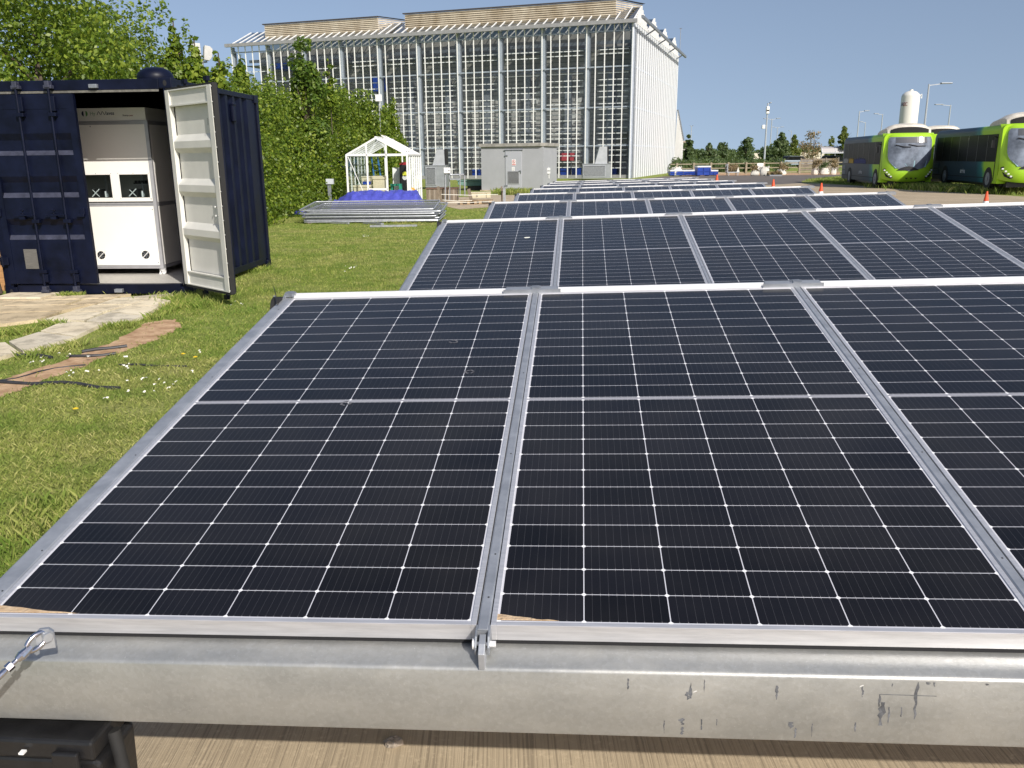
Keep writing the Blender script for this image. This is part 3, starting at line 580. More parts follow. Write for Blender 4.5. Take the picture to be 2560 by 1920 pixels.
# ------------------------------------------------------------------ cabinet in the container
def text_mesh(txt, size, m, name, parent, loc, rot, ext=.0006, sx=1.0):
    cu = bpy.data.curves.new(name, 'FONT'); cu.body = txt; cu.size = size; cu.extrude = ext; cu.offset = size*.018; cu.resolution_u = 3
    o = bpy.data.objects.new(name, cu); link(o); dg = bpy.context.evaluated_depsgraph_get(); me = bpy.data.meshes.new_from_object(o.evaluated_get(dg)); bpy.data.objects.remove(o)
    me.materials.clear(); me.materials.append(m); o2 = link(bpy.data.objects.new(name, me)); o2.parent = parent; o2.location = loc; o2.rotation_euler = rot; o2.scale = (sx, 1, 1); return o2
def cabinet():
    Y = .93
    c = lambda x, y: cl(x, y, Y)
    xr = c(381, 420).x; zb = .27; base = CM @ Vector((0, Y, .152)); xl = xr-1.42; zr = .152
    t = thing('equipment_cabinet', base, YC, 'tall white equipment cabinet with two windows standing inside the open container', 'cabinet')
    P = lambda px, py: (c(px, py).x, c(px, py).z-zr)
    ztop = P(350, 268)[1]; zh = P(350, 301)[1]; z1 = P(350, 312)[1]; zm1 = P(390, 503)[1]; zm0 = P(395, 514)[1]; z2 = P(400, 657)[1]; zf = P(404, 671)[1]; dep = 1.25
    al = mat('extruded_aluminium', (.50, .50, .52), .4, .4, .06, 8); wp = mat('white_cabinet_panel', (.87, .85, .80), .4, 0, .02, 2)
    # frame posts and rails
    s = MB()
    for x in (xl, xr-.045):
        for y in (0, dep-.045): s.box(x, x+.045, y, y+.045, zf, zh)
    for z in (zf, zh-.045, zm0-.004):
        s.box(xl+.045, xr-.045, .001, .045, z, z+.045); s.box(xr-.044, xr-.001, .045, dep-.045, z, z+.045); s.box(xl+.045, xr-.045, dep-.045, dep-.001, z, z+.045)
    s.box(xl+.045, xr-.045, -.001, .001, zh-.026, zh-.020); s.box(xl+.045, xr-.045, -.001, .001, zm0+.018, zm0+.024, 1); s.box(xl+.045, xr-.045, -.001, .001, zf+.018, zf+.024, 1)
    s.build('frame', [al, M_galvd], t)
    # header with lettering
    s = MB(); xh = P(361, 285)[0]; s.box(xl, xh, .02, dep-.1, zh+.002, ztop); h = s.build('header', wp, t, bevel=.003); h['label'] = 'header board with the project logo'
    s = MB(); s.box(xr-.012, xr+.001, .05, dep-.05, zm0+.045, zh-.05); s.box(xr-.012, xr+.001, .05, dep-.05, zf+.05, zm0-.008); s.build('side_panel', wp, t)
    # upper front panel with two window openings (built as strips)
    x0, x1 = xl+.045, xr-.047; w2a, w2b = P(297, 440)[0], P(369, 440)[0]; w1b = P(275, 440)[0]; w1a = w1b-(w2b-w2a); zw1 = P(330, 436)[1]; zw0 = P(335, 494)[1]; pz0, pz1 = zm1, zh-.047
    s = MB(); s.box(x0, x1, .004, .010, zw1, pz1); s.box(x0, x1, .004, .010, pz0, zw0)
    for a, b_ in ((x0, w1a), (w1b, w2a), (w2b, x1)): s.box(a, b_, .004, .010, zw0, zw1)
    s.build('upper_panel', wp, t)
    s = MB(); s.box(x0, x1, .004, .010, zf+.048, zm0-.006); s.build('lower_panel', wp, t)
    s = MB(); s.box(x0, x1, .5, .52, pz0, zw1+.1); s.box(x0, x1, .02, .5, pz0-.01, pz0+.002); s.build('inner_wall', mat('inner_grey_wall', (.36, .36, .34), .7, 0, .1, 3), t)
    s = MB()
    for a, b_ in ((w1a, w1b), (w2a, w2b)): 
        win = MB(); win.box(a, b_, .0055, .008, zw0, zw1); win.build('window', M_glass, t)
    scr = MB()
    for a, b_ in ((w1a, w1b), (w2a, w2b)):
        for xx in (a-.012, (a+b_)/2, b_+.012):
            for zz in (zw0-.014, zw1+.014): scr.box(xx-.004, xx+.004, .001, .004, zz-.004, zz+.004)
    for xx, zz in ((x1-.02, pz0+.03), (x1-.02, zm0-.05), (x1-.02, zf+.08), (x0+.6, pz1-.02)): scr.box(xx-.006, xx+.006, .001, .004, zz-.006, zz+.006)
    scr.build('screw', M_galvd, t)
    # apparatus seen through the windows
    br = mat('copper_coil', (.28, .12, .05), .35, .8, .2, 20); bk = M_black
    for a in (w1a, w2a):
        w = w2b-w2a; e = MB(); e.box(a+w*.1, a+w*.38, .16, .3, zw0, zw0+.11, 0); e.build('motor', bk, t, bevel=.005)
        e = MB(); e.bar((a+w*.08, .15, zw0+.01), (a+w*.36, .15, zw0+.11), .008, .012); e.bar((a+w*.12, .15, zw0+.10), (a+w*.34, .15, zw0+.01), .006, .008); e.tube([(a+w*.5, .2, zw0+.0), (a+w*.5, .2, zw0+.08)], .012, 8); e.build('steel_clamp', M_aluw, t)
        e = MB(); e.lathe([(.02, 0), (.04, .02), (.03, .05), (.045, .08), (.03, .11), (.04, .14), (.01, .15)], 12, 0, (a+w*.86, .2, zw0)); e.build('copper_coil', br, t, smooth=True)
        e = MB(); e.box(a+w*.38, a+w*.44, .3, .32, zw0, zw1); e.bar((a+w*.2, .2, zw0+.16), (a+w*.85, .2, zw0+.17), .008, .008); e.build('support_rod', M_galv, t)
    e = MB(); w = w2b-w2a
    for k in range(6): e.lathe([(.018, 0), (.02, .01), (.018, .03)], 10, 0, (w2a+w*.2+k*w*.115, .3, zw0+.185))
    e.box(w2a+w*.1, w2a+w*.85, .3, .33, zw0+.17, zw0+.187); e.build('valve_row', bk, t)
    e = MB(); e.box(w2b-w*.14, w2b-w*.04, .3, .33, zw1-.09, zw1); e.build('red_cable', mat('red_cable', (.3, .01, .015), .5), t)
    # fans
    for px, py in ((253, 638), (364, 637)):
        x, z = P(px, py); f = MB(); n = 20; f.add([(x+.055*math.cos(q), .0035, z+.055*math.sin(q)) for q in np.linspace(0, 2*math.pi, n, endpoint=False)], [tuple(range(n))]); o = f.build('fan', M_black, t)
        g = MB(); g.bar((x-.075, .001, z-.07), (x+.075, .001, z+.07), .004, .009)
        for q in range(7): 
            a = q*2*math.pi/7; g.bar((x+.015*math.cos(a), .002, z+.015*math.sin(a)), (x+.05*math.cos(a+.5), .002, z+.05*math.sin(a+.5)), .002, .007, 1)
        for sx_, sz_ in ((-1, 1), (1, 1), (-1, -1), (1, -1)): g.box(x+sx_*.066-.005, x+sx_*.066+.005, .0005, .004, z+sz_*.062-.005, z+sz_*.062+.005)
        g.build('fan_guard', [M_white, M_galvd], o)
    for x in (xr-.075, xl+.075):
        for y in (.05, dep-.07):
            f = MB(); f.tube([(x, y, 0), (x, y, .02)], .02, 10); f.tube([(x, y, .02), (x, y, zf)], .009, 8); f.build('foot', M_aluw, t)
    f = MB(); f.tube([(xr-.02, .03, .03), (xr-.02, .055, .03)], .03, 12); f.box(xr-.05, xr+.0, .02, .065, .045, zf); f.build('castor', M_aluw, t)
    # logo: two half discs, pale Hy, wave W, aves
    nv = mat('logo_navy', (.02, .025, .07), .5); gr = mat('logo_green', (.12, .32, .10), .5); pg = mat('logo_pale_green', (.42, .50, .40), .5); rd = mat('logo_dark_red', (.25, .05, .04), .5); dk = mat('logo_black', (.03, .02, .02), .5)
    f = (ztop-zh)
    yl = .0185
    def disc(x, z, r, a0, a1, m):
        d_ = MB(); pts = [(x+r*.82*math.cos(q), yl, z+r*math.sin(q)) for q in np.linspace(a0, a1, 14)]; d_.poly(pts); d_.build('logo_disc', m, h)
    x, z = P(207, 284); disc(x, z, .034, math.pi*.5, math.pi*1.5, nv); disc(x+.004, z, .034, math.pi*.30, math.pi*.5, nv)
    x, z = P(212, 284); disc(x, z, .034, -math.pi*.5, math.pi*.5, gr)
    rot = (R(90), 0, 0)
    x, z = P(223, 288); text_mesh('Hy', .062, pg, 'logo_lettering', h, (x, yl+.0006, z), rot)
    xa, za = P(240, 283); xb, _ = P(264, 283); wv = MB(); n = 30
    pts = [(xa+(xb-xa)*k/n, yl-.0005, za+.0195*math.cos(k/n*2*math.pi*2.5)*(-1)) for k in range(n+1)]
    for a, b_ in zip(pts[:-1], pts[1:]): wv.bar(a, b_, .002, .0055)
    wv.build('logo_wave', nv, h)
    x, z = P(264, 287); text_mesh('aves', .062, nv, 'logo_lettering', h, (x, yl+.0006, z), rot)
    x, z = P(305, 290); text_mesh('Enemp', .028, dk, 'small_lettering', h, (x, yl+.0006, z), rot); x, z = P(320, 290); text_mesh('ower', .028, rd, 'small_lettering', h, (x+.0, yl+.0006, z), rot)
cabinet()
# ================================================================== LAWN THINGS
M_cable = mat('black_cable', (.03, .03, .035), .55, 0, .3, 30)
for k, (pts, r_, lb) in enumerate([
    ([(-40, 893), (0, 892), (34, 890), (70, 892), (97, 893), (130, 897)], .016, 'thick black cable crossing the end of the slab path'),
    ([(205, 883), (240, 878), (280, 873), (318, 869)], .016, 'short length of black cable lying highest across the bare soil'),
    ([(172, 894), (225, 894), (255, 891), (290, 887)], .014, 'black cable lying just below the highest one on bare soil'),
    ([(-30, 961), (0, 954), (40, 947), (68, 940), (100, 931), (136, 922), (180, 917), (214, 915)], .007, 'thin black cable running up along the bare soil strip'),
    ([(-40, 957), (0, 959), (79, 963), (158, 960), (200, 965), (248, 972), (300, 975)], .015, 'thick black cable crossing the near end of the bare soil'),
    ([(295, 914), (340, 914), (400, 916), (470, 918)], .008, 'thin dark cable half buried in the lawn beside the panels')]):
    s = MB(); q = [gp(*p) for p in pts]; s.tube([(v.x, v.y, r_*.9+.004*math.sin(i*2.1)) for i, v in enumerate(q)], r_, 8); o = s.build('cable', M_cable, smooth=True); tag(o, lb, 'cable', 'cables on the ground left of the panels')
def blades(name, n, sampler, h, w, m, lean=.5, kind='stuff'):
    xy = sampler(n); n = len(xy); hh = rng.uniform(*h, n); a = rng.uniform(0, 2*np.pi, n); ww = rng.uniform(.6, 1.2, n)*w*np.ones(n) if np.isscalar(w) else w(xy)
    dx, dy = np.cos(a)*ww/2, np.sin(a)*ww/2; b = rng.uniform(0, 2*np.pi, n); l = rng.uniform(.1, lean, n)*hh
    z0 = np.zeros(n); v = np.empty((n, 4, 3))
    v[:, 0] = np.stack([xy[:, 0]-dx, xy[:, 1]-dy, z0], 1); v[:, 1] = np.stack([xy[:, 0]+dx, xy[:, 1]+dy, z0], 1)
    mx, my = xy[:, 0]+np.cos(b)*l*.45, xy[:, 1]+np.sin(b)*l*.45
    v[:, 2] = np.stack([mx+dx*.7, my+dy*.7, hh*.62], 1); v[:, 3] = np.stack([xy[:, 0]+np.cos(b)*l*1.15, xy[:, 1]+np.sin(b)*l*1.15, hh], 1)
    o = rawmesh(name, v.reshape(-1, 3), np.arange(n*4).reshape(n, 4), m); tag(o, kind=kind); return o
def inpoly(x, y, poly):
    c = np.zeros(len(x), bool); n = len(poly)
    for i in range(n):
        x0, y0 = poly[i][:2]; x1, y1 = poly[(i+1) % n][:2]
        with np.errstate(divide='ignore', invalid='ignore'): c ^= ((y0 > y) != (y1 > y)) & (x < (x1-x0)*(y-y0)/(y1-y0)+x0)
    return c
NOGRASS = [[v.co for v in sc.objects[k].data.vertices] for k in ('concrete_pad', 'pavement')]
SOIL = [v.co for v in sc.objects['bare_soil'].data.vertices]
SLABS = [gp(*q) for q in ((-60, 750), (190, 742), (438, 738), (390, 750), (429, 758), (362, 797), (320, 815), (262, 817), (192, 852), (100, 877), (56, 888), (0, 905), (-60, 918), (-60, 893), (20, 862), (99, 836), (158, 810), (104, 807), (20, 818), (-60, 832))]
def clumpy(x, y): return np.sin(x*3.1+1.3*np.sin(y*1.7))*np.sin(y*2.3+1.1*np.sin(x*2.1))+.5*np.sin(x*9+y*7)*np.sin(y*11-x*4)
def lawn_sampler(n):
    u = rng.uniform(0, 1, n*3); d = 2.2*(34/2.2)**(u**.9); a = rng.uniform(R(-36), R(-.5), n*3); x = np.tan(a)*d; y = d
    ok = np.ones(len(x), bool)
    for p in NOGRASS: ok &= ~inpoly(x, y, p)
    ok &= ~inpoly(x, y, SLABS); s_ = inpoly(x, y, SOIL); ok &= ~s_ | (rng.random(len(x)) < .03)
    ok &= rng.random(len(x)) < np.clip(.62+.3*clumpy(x, y), .15, 1); ok &= ~((x > -6.2) & (x < -3.9) & (y > 10.5) & (y < 13.9)); ok &= x < (-.75+(y-2.6)*.09+.0)
    return np.stack([x[ok], y[ok]], 1)[:n]
blades('grass', 260000, lawn_sampler, (.010, .034), lambda xy: .0006+.00056*xy[:, 1]*rng.uniform(.6, 1.2, len(xy)), M_grass, 1.1)
def tuft_sampler(n):
    L = [(gp(270, 738), gp(440, 735), .05, .7), (gp(438, 745), gp(560, 742), .22, 1.2), (gp(440, 765), gp(510, 765), .12, .8), (gp(272, 824), gp(330, 818), .04, .5), (gp(436, 775), gp(375, 803), .04, .5), (gp(104, 814), gp(160, 816), .03, .2), (gp(0, 842), gp(80, 830), .05, .4), (gp(60, 900), gp(200, 866), .04, .4), (gp(560, 690), gp(680, 672), .08, .7), (gp(150, 745), gp(210, 744), .03, .4), (gp(0, 1400), gp(140, 1250), .10, .35), (gp(720, 548), gp(1050, 560), .25, 1.2)]
    out = []
    for a, b, s_, wgt in L:
        k = int(n*wgt/7.2); t = rng.random(k); out.append(np.stack([a.x+(b.x-a.x)*t+rng.normal(0, s_, k), a.y+(b.y-a.y)*t+rng.normal(0, s_, k)], 1))
    return np.concatenate(out)
blades('tall_grass', 9000, tuft_sampler, (.025, .09), .0035, M_grass, .8)
# daisies on the lawn
def daisies():
    r_ = random.Random(4); s = MB(); spots = []
    for cx, cy, k, sx_, sy_ in [(222, 890, 2, 5, 3), (310, 893, 3, 4, 2), (315, 914, 4, 8, 3), (180, 934, 5, 12, 4), (225, 928, 4, 12, 3), (335, 952, 3, 16, 5), (395, 950, 5, 34, 9), (375, 978, 2, 16, 4), (330, 978, 2, 18, 3), (430, 963, 3, 10, 5), (100, 900, 4, 14, 4), (150, 890, 3, 12, 3), (255, 995, 2, 8, 3), (610, 758, 4, 16, 4), (910, 590, 9, 10, 3), (862, 668, 5, 14, 3), (885, 665, 3, 6, 2), (495, 880, 2, 6, 4), (480, 925, 2, 8, 3), (75, 905, 3, 8, 3)]:
        for _ in range(k): spots.append((cx+r_.gauss(0, sx_), cy+r_.gauss(0, sy_)))
    for px, py in spots:
        g_ = gp(px, py, .045); rr = r_.uniform(.006, .012)*(1+g_.y*.02); n = 7
        s.add([(g_.x, g_.y, .052)]+[(g_.x+rr*math.cos(a), g_.y+rr*math.sin(a), .046+r_.uniform(-.006, .006)) for a in np.linspace(0, 6.28, n, endpoint=False)], [(0, 1+i, 1+(i+1) % n) for i in range(n)])
    o = s.build('daisies', mat('daisy_petals', (.82, .80, .72), .7)); tag(o, kind='stuff')
    s = MB()
    for px, py in ((488, 892), (458, 884), (189, 1021), (503, 1000)):
        g_ = gp(px, py, .05); s.add([(g_.x, g_.y, .058)]+[(g_.x+.02*math.cos(a), g_.y+.02*math.sin(a), .05) for a in np.linspace(0, 6.28, 8, endpoint=False)], [(0, 1+i, 1+(i+1) % 8) for i in range(8)])
    o = s.build('dandelions', mat('dandelion_petals', (.75, .5, .02), .7)); tag(o, kind='stuff')
daisies()
# ================================================================== HEDGE AND TREES
def leaf_cloud(name, centers, radii, n, size, m, parent, squash=.85, seed=1, inner=.25):
    g = np.random.default_rng(seed); c = np.array(centers); r = np.array(radii); w = r**2; idx = g.choice(len(c), n, p=w/w.sum())
    d = g.normal(size=(n, 3)); d /= np.linalg.norm(d, axis=1)[:, None]; rad = r[idx]*np.where(g.random(n) < inner, g.uniform(.3, .85, n), g.uniform(.82, 1.12, n))
    p = c[idx]+d*rad[:, None]*np.array([1, 1, squash]); p[:, 2] = np.maximum(p[:, 2], .04)
    nrm = d*.8+g.normal(size=(n, 3))*.6; nrm[:, 2] += .35; nrm /= np.linalg.norm(nrm, axis=1)[:, None]
    a = np.cross(nrm, g.normal(size=(n, 3))); a /= np.linalg.norm(a, axis=1)[:, None]; b = np.cross(nrm, a); s = size*g.uniform(.6, 1.3, n)
    a *= (s*.5)[:, None]; b *= (s*.30)[:, None]; v = np.stack([p-a, p+b-a*.1, p+a, p-b-a*.1], 1).reshape(-1, 3)
    o = rawmesh(name, v, np.arange(n*4).reshape(n, 4), m, parent); return o
def shrub(name, x, y, r, h, n, size, m, label, cat, group, seed, blobs=70, shape='bush', trunk=True, sub=.34):
    g = np.random.default_rng(seed); t = thing(name, (x, y, 0), 0, label, cat, group); C_, Rr = [], []
    for k in range(blobs):
        a = g.uniform(0, 2*np.pi); z = g.uniform(0.0, 1)
        if shape == 'bush': rr = r*(1-.15*z-.62*max(0, z-.55)**1.2*1.6)*math.sqrt(g.uniform(.25, 1)); 
        elif shape == 'cone': rr = r*(1-z)**.8*math.sqrt(g.uniform(.2, 1)); 
        elif shape == 'column': rr = r*(1-.75*abs(z-.4)**1.5*2)*math.sqrt(g.uniform(.1, 1)); z = .25+.75*z
        else: rr = r*math.sqrt(max(0, 1-(2*z-1)**2))*math.sqrt(g.uniform(.3, 1)); z = .3+.7*z
        br = sub*r*g.uniform(.55, 1.2)*(1 if shape != 'cone' else .35+.65*(1-z)); C_.append((rr*math.cos(a), rr*math.sin(a), max(br*.5, z*h-br*.6))); Rr.append(br)
    if shape == 'bush':
        for k in range(9):      # shoots that break the outline
            a = g.uniform(0, 2*np.pi); rr = r*g.uniform(0, .8); z = h*g.uniform(.88, 1.12)
            for q in range(4): C_.append((rr*math.cos(a)+q*.02, rr*math.sin(a), z-.35+q*.16)); Rr.append(.17-q*.03)
    leaf_cloud('crown', C_, Rr, n, size, m, t, seed=seed)
    if trunk:
        b = MB(); b.tube([(0, 0, 0), (.03*r, 0, h*.35), (0, .03*r, h*.8)], [.045*h**.5*1.2, .03*h**.5, .01], 7)
        for k in range(6):
            a = g.uniform(0, 6.28); z = h*g.uniform(.25, .6); b.tube([(0, 0, z), (r*.35*math.cos(a), r*.35*math.sin(a), z+h*.15), (r*.65*math.cos(a), r*.65*math.sin(a), z+h*.25)], [.025*h**.5, .014*h**.5, .004], 5)
        b.build('trunk', M_bark, t)
    return t
HG = 'tall hornbeam-like hedge shrubs behind the container'
hs = [(-9.3, 13.2, 2.1, 5.0, 'sunlit tall green shrub at the far left above the container'), (-8.3, 16.3, 2.1, 5.15, 'tallest yellow-green shrub rising above the container roof'), (-8.2, 19.6, 2.1, 4.75, 'tall leafy shrub above the dome vent of the container'),
      (-8.1, 23.2, 2.1, 3.8, 'green shrub just left of the glasshouse corner, below the floodlights'), (-8.1, 27.0, 2.2, 3.95, 'dense green shrub directly right of the container'), (-7.9, 30.8, 2.2, 4.1, 'dense shrub behind the small lamp post'),
      (-7.2, 34.6, 2.1, 4.3, 'dense shrub behind the left half of the small greenhouse'), (-6.5, 38.0, 2.0, 4.4, 'dense shrub rising behind the small greenhouse roof'), (-5.5, 39.8, 1.3, 3.7, 'last low shrub of the hedge, in front of the large glasshouse')]
for k, (x, y, r_, h, lb) in enumerate(hs): shrub('hedge_shrub', x, y, r_, h, 38000 if k < 4 else 30000, .062+.0017*y, M_leaf if k != 5 else M_leaf, lb, 'hedge shrub', 'tall hedge shrubs behind the container and greenhouse', 20+k, 90)
shrub('young_tree', at(757, 140, 31).x, 31.0, .58, 5.65, 5200, .15, M_leaf2, 'slender dark green young tree poking above the hedge before the glasshouse', 'tree', None, 41, 26, 'column', True, .55)
def shoot(px, py, Y, h, label):
    p = at(px, py, Y); t = thing('hedge_shoot', (p.x, Y, p.z-h), 0, label, 'shrub shoot', 'leafy shoots standing up out of the hedge'); C_ = [(random.uniform(-.1, .1), 0, h*q/7) for q in range(8)]; leaf_cloud('crown', C_, [.26-.03*q for q in range(8)], 700, .14, M_leaf, t, seed=int(px)); b = MB(); b.tube([(0, 0, -1), (0, 0, h)], .015, 5); b.build('trunk', M_bark, t)
shoot(484, 92, 19.8, 1.0, 'leafy shoot crossing in front of the left floodlight'); shoot(545, 132, 20.2, .9, 'leafy shoot just right of the twin floodlights'); shoot(820, 150, 32, 1.6, 'pointed leafy shoot right of the slender young tree'); shoot(600, 140, 24, .9, 'thin leafy shoot in front of the left end of the glasshouse'); shoot(432, 52, 20, 1.2, 'leafy shoot beside the twin floodlights')
# ================================================================== LARGE GLASSHOUSE
def big_glasshouse():
    beta = -.328; A = gp(1573, 446); t = thing('glasshouse', (A.x, A.y, 0), beta, 'very large multi-bay glasshouse with white glazing bars and slatted timber roof boxes', 'glasshouse')
    def top(px, py): return at(px, py, A.y).z
    HG_ = top(1581, 54); Hr = [top(1574, 363), top(1574.7, 265.8), top(1574.7, 163.6)]; LEN = 35.2; NB = 10; bay = LEN/NB; D = 25.6; SP = 6.4
    wb = M_white; gcol = mat('blue_grey_column_paint', (.42, .46, .52), .5, 0, .08, 3); gut = mat('gutter_grey', (.30, .30, .30), .5, .2, .1, 5)
    # front glazing bars
    n = 50; s = MB()
    for i in range(n+1):
        x = -LEN*i/n; s.box(x-.037, x+.037, -.05, .0, .05, HG_-.05)
    s.build('glazing_bars', wb, t)
    for i in range(NB+1):
        x = -bay*i; c = MB(); w = .16 if i not in (0, NB) else .11; c.box(x-w, x+w, .12, .34, 0, HG_-.1); c.box(x+w*.2, x+w*1.2+.06, .22, .42, 0, HG_-.4, 1); c.build('column', [gcol, M_galvd], t)
    for z in Hr+[HG_-.55]: r = MB(); r.box(-LEN, 0, .005, .075, z-.045, z+.045); r.build('horizontal_rail', gcol, t)
    r = MB(); r.box(-LEN-.3, .35, -.55, -.28, HG_-.12, HG_+.14); r.box(-LEN, .2, -.3, .2, HG_+.10, HG_+.16); r.build('gutter', gut, t)
    r = MB(); r.box(-LEN, 0, -.04, .1, 0, .28); r.build('base_wall', gut, t)
    g = MB(); g.poly([(-LEN, -.008, .28), (0, -.008, .28), (0, -.008, HG_), (-LEN, -.008, HG_)]); g.build('front_glass', M_glassg, t)
    # side wall: dense white verticals on frosted sheet
    SIDE = D; s = MB(); m = 24
    for i in range(m+1): y = SIDE*i/m; s.box(.0, .05, y-.27, y+.27, .0, HG_+.0)
    s.build('side_bars', mat('side_bar_white', (.76, .78, .80), .5), t)
    s = MB(); s.box(-.02, .01, .35, SIDE, 0, HG_+.02); s.build('side_sheet', mat('frosted_side_sheet', (.17, .18, .19), .35, 0, .12, .3, stretch=(1, 1, .2)), t)
    for z in Hr+[HG_-.1]: r = MB(); r.box(.01, .03, 0, SIDE, z-.07, z+.07); r.build('side_rail', gcol, t)
    r = MB(); r.box(-.1, .09, -.06, .18, 0, HG_+.05); r.build('corner_post', gcol, t)
    r = MB(); r.bar((.75, -.5, HG_+.25), (.75, SIDE+.3, HG_+.05), .16, .2)
    for y in (5.5, 11.8, 18.2, 24): r.bar((.05, y, HG_-.3), (.75, y, HG_+.1), .1, .1)
    r.build('side_gutter_beam', M_galvd, t)
    # lower lean-to at the far end of the side wall
    w = MB(); w.add([(0, SIDE, 0), (.75, SIDE+1, 0), (.75, SIDE+1, 3.2), (.2, SIDE, 6.2)], [(0, 1, 2, 3)]); 
    for i in range(14): f = i/13; w.bar((.02+.73*f, SIDE+f-.05, 0), (.2+.55*f, SIDE+f-.05, 6.2-3*f), .03, .07)
    w.bar((.2, SIDE-.05, 6.25), (.8, SIDE+.95, 3.25), .14, .14, 1); w.build('lean_to', [wb, M_galvd], t)
    # saw-tooth roof
    RH = 1.35; roof = MB(); bars = MB(); gr = MB()
    for k in range(4):
        y0, ym, y1 = SP*k, SP*k+SP/2, SP*(k+1); z0, z1 = HG_+.12, HG_+.12+RH
        roof.poly([(-LEN, y0, z0), (0, y0, z0), (0, ym, z1), (-LEN, ym, z1)]); roof.poly([(-LEN, ym, z1), (0, ym, z1), (0, y1, z0), (-LEN, y1, z0)])
        for i in range(n+1):
            x = -LEN*i/n
            bars.bar((x, y0, z0+.03), (x, ym, z1+.03), .055, .05)
            if i < 4: bars.bar((x, ym, z1+.03), (x, y1, z0+.03), .07, .06)
        gr.add([(.02, y0, HG_), (.02, y1, HG_), (.02, y1, z0), (.02, ym, z1), (.02, y0, z0)], [(0, 1, 2, 3, 4)])
        for i in range(13):
            y = y0+SP*i/12; zz = z0+RH*(1-abs(y-ym)/(SP/2)); bars.box(.03, .10, y-.05, y+.05, HG_, zz+.05)
    roof.build('roof_glass', glassmat('roof_glazing', (.52, .52, .50), .16), t); bars.build('roof_bars', wb, t); gr.build('gable_glass', glassmat('gable_glazing', (.6, .62, .64), .12), t)
    # slatted timber plant screens on the roof
    tim = mat('weathered_slats', (.34, .27, .18), .8, 0, 0, 1.6, .3, 20, col2=(.62, .55, .43), stretch=(.6, 1, .3), thr=(.3, .7)); cap = mat('dark_cap', (.06, .05, .045), .7)
    def lx(px): # local x on the front plane seen at px (y near gutter)
        d = ray(px, 80); M = Matrix.Rotation(-beta, 3, 'Z'); dd = M @ Vector(d); o = M @ Vector((-A.x, -A.y, 0)); k = (1.6-o.y)/dd.y; return o.x+dd.x*k
    M2 = Matrix.Rotation(-beta, 3, 'Z')
    def hz(px, py, ly):
        dd = M2 @ Vector(ray(px, py)); o = M2 @ Vector((-A.x, -A.y, 0)); k = (ly-o.y)/dd.y; return o.x+dd.x*k, CAMH+dd.z*k
    for (pa, pya, pb, pyb) in ((661, 62, 944, 43), (1012, 36, 1540, -2)):
        xa, za = hz(pa, pya, 1.6); xb, zb = hz(pb, pyb, 1.6); zt = (za+zb)/2; zb_ = HG_+.62; nb = 8
        sc_ = MB(); hgt = (zt-zb_)
        for k in range(nb):
            z = zb_+hgt*(k+.1)/nb; sc_.box(xa, xb, 1.55, 1.62, z, z+hgt/nb*.62); sc_.add([(xb, 1.55, z), (xb+.0, 1.6, z), (xb+1.5, 4.6, z), (xb+1.5, 4.6, z+hgt/nb*.62), (xb, 1.6, z+hgt/nb*.62), (xb, 1.55, z+hgt/nb*.62)], [(0, 2, 3, 5)])
        sc_.box(xa, xb, 1.66, 1.68, zb_, zt-.05, 1); o = sc_.build('roof_screen', [tim, mat('screen_backing', (.10, .08, .06), .9)], t)
        c_ = MB(); c_.box(xa-.15, xb+.1, 1.45, 1.72, zt, zt+.07); c_.add([(xb, 1.5, zt), (xb+.2, 1.5, zt+.05), (xb+1.75, 4.65, zt+.05), (xb+1.5, 4.65, zt)], [(0, 1, 2, 3)]); c_.build('cap', cap, o)
    # dark blue-grey interior: back wall, shelving rails and floor
    iw = mat('interior_wall', (.36, .35, .33), .8, 0, .2, .35, stretch=(1, 1, 2)); s = MB(); s.box(-LEN+.2, -.3, 4.0, 4.1, 0, HG_-.1); s.build('inner_wall', iw, t)
    fl = MB(); fl.box(-LEN+.2, -.2, .5, 8, .0, .05); fl.build('floor', mat('interior_floor', (.35, .34, .32), .8), t)
    sh = MB()
    for k in range(30): z = .6+k*.34; sh.box(-LEN+.3, -.4, 3.95, 4.0, z, z+.045)
    sh.build('wall_groove', mat('groove_dark', (.2, .2, .2), .8), t)
    wd = MB()
    for k in range(9):
        x = -bay*(k+.55)-.4; wd.box(x-.28, x+.28, 3.6, 3.92, 0, HG_*.72)
    wd.build('inner_column', M_galvd, t)
    sh = MB(); rr = random.Random(8)
    zs = [.9+.47*k for k in range(8)]+[4.75, 5.2, 5.65, 6.1, 6.6, 7.05, 7.5, 7.9, 8.5, 9.9, 10.3]
    for b in range(NB):
        fr_ = rr.uniform(.62, .86)
        for z in zs:
            if b > 6 and z > 7.5 and rr.random() < .5: continue
            if rr.random() < .06: continue
            x1 = -bay*b-.35; x0 = x1-bay*fr_; zz = z*HG_/12.2+rr.uniform(-.05, .05); sh.box(x0, x1, .45, .50, zz-.032, zz+.032)
    sh.build('shading_rails', wb, t)
    sh = MB()
    for b in range(NB): 
        for z in (3.9, 8.9): sh.box(-bay*(b+1)+.3, -bay*b-.3, 3.2, 3.3, z*HG_/12.2, z*HG_/12.2+.12)
        sh.bar((-bay*(b+1)+.2, .6, .4), (-bay*b-.2, .6, HG_*.75), .03, .03)
        sh.box(-bay*(b+1)+.3, -bay*b-.3, 1.5, 3.8, HG_-1.55, HG_-1.5); sh.box(-bay*(b+1)+.2, -bay*b-.2, 2.2, 2.3, HG_-1.2, HG_-.95)
    sh.build('inner_truss', M_galvd, t)
    sh = MB(); 
    for k in range(3):
        x = -bay*(k*1.05+.55)
        for q in range(9): z = HG_*(.25+.055*q); xx = x-.9+q*.24; sh.add([(xx, 3.93, z), (xx+.5, 3.93, z+.05), (xx+.62, 3.93, z+.42), (xx+.12, 3.93, z+.36)], [(0, 1, 2, 3)])
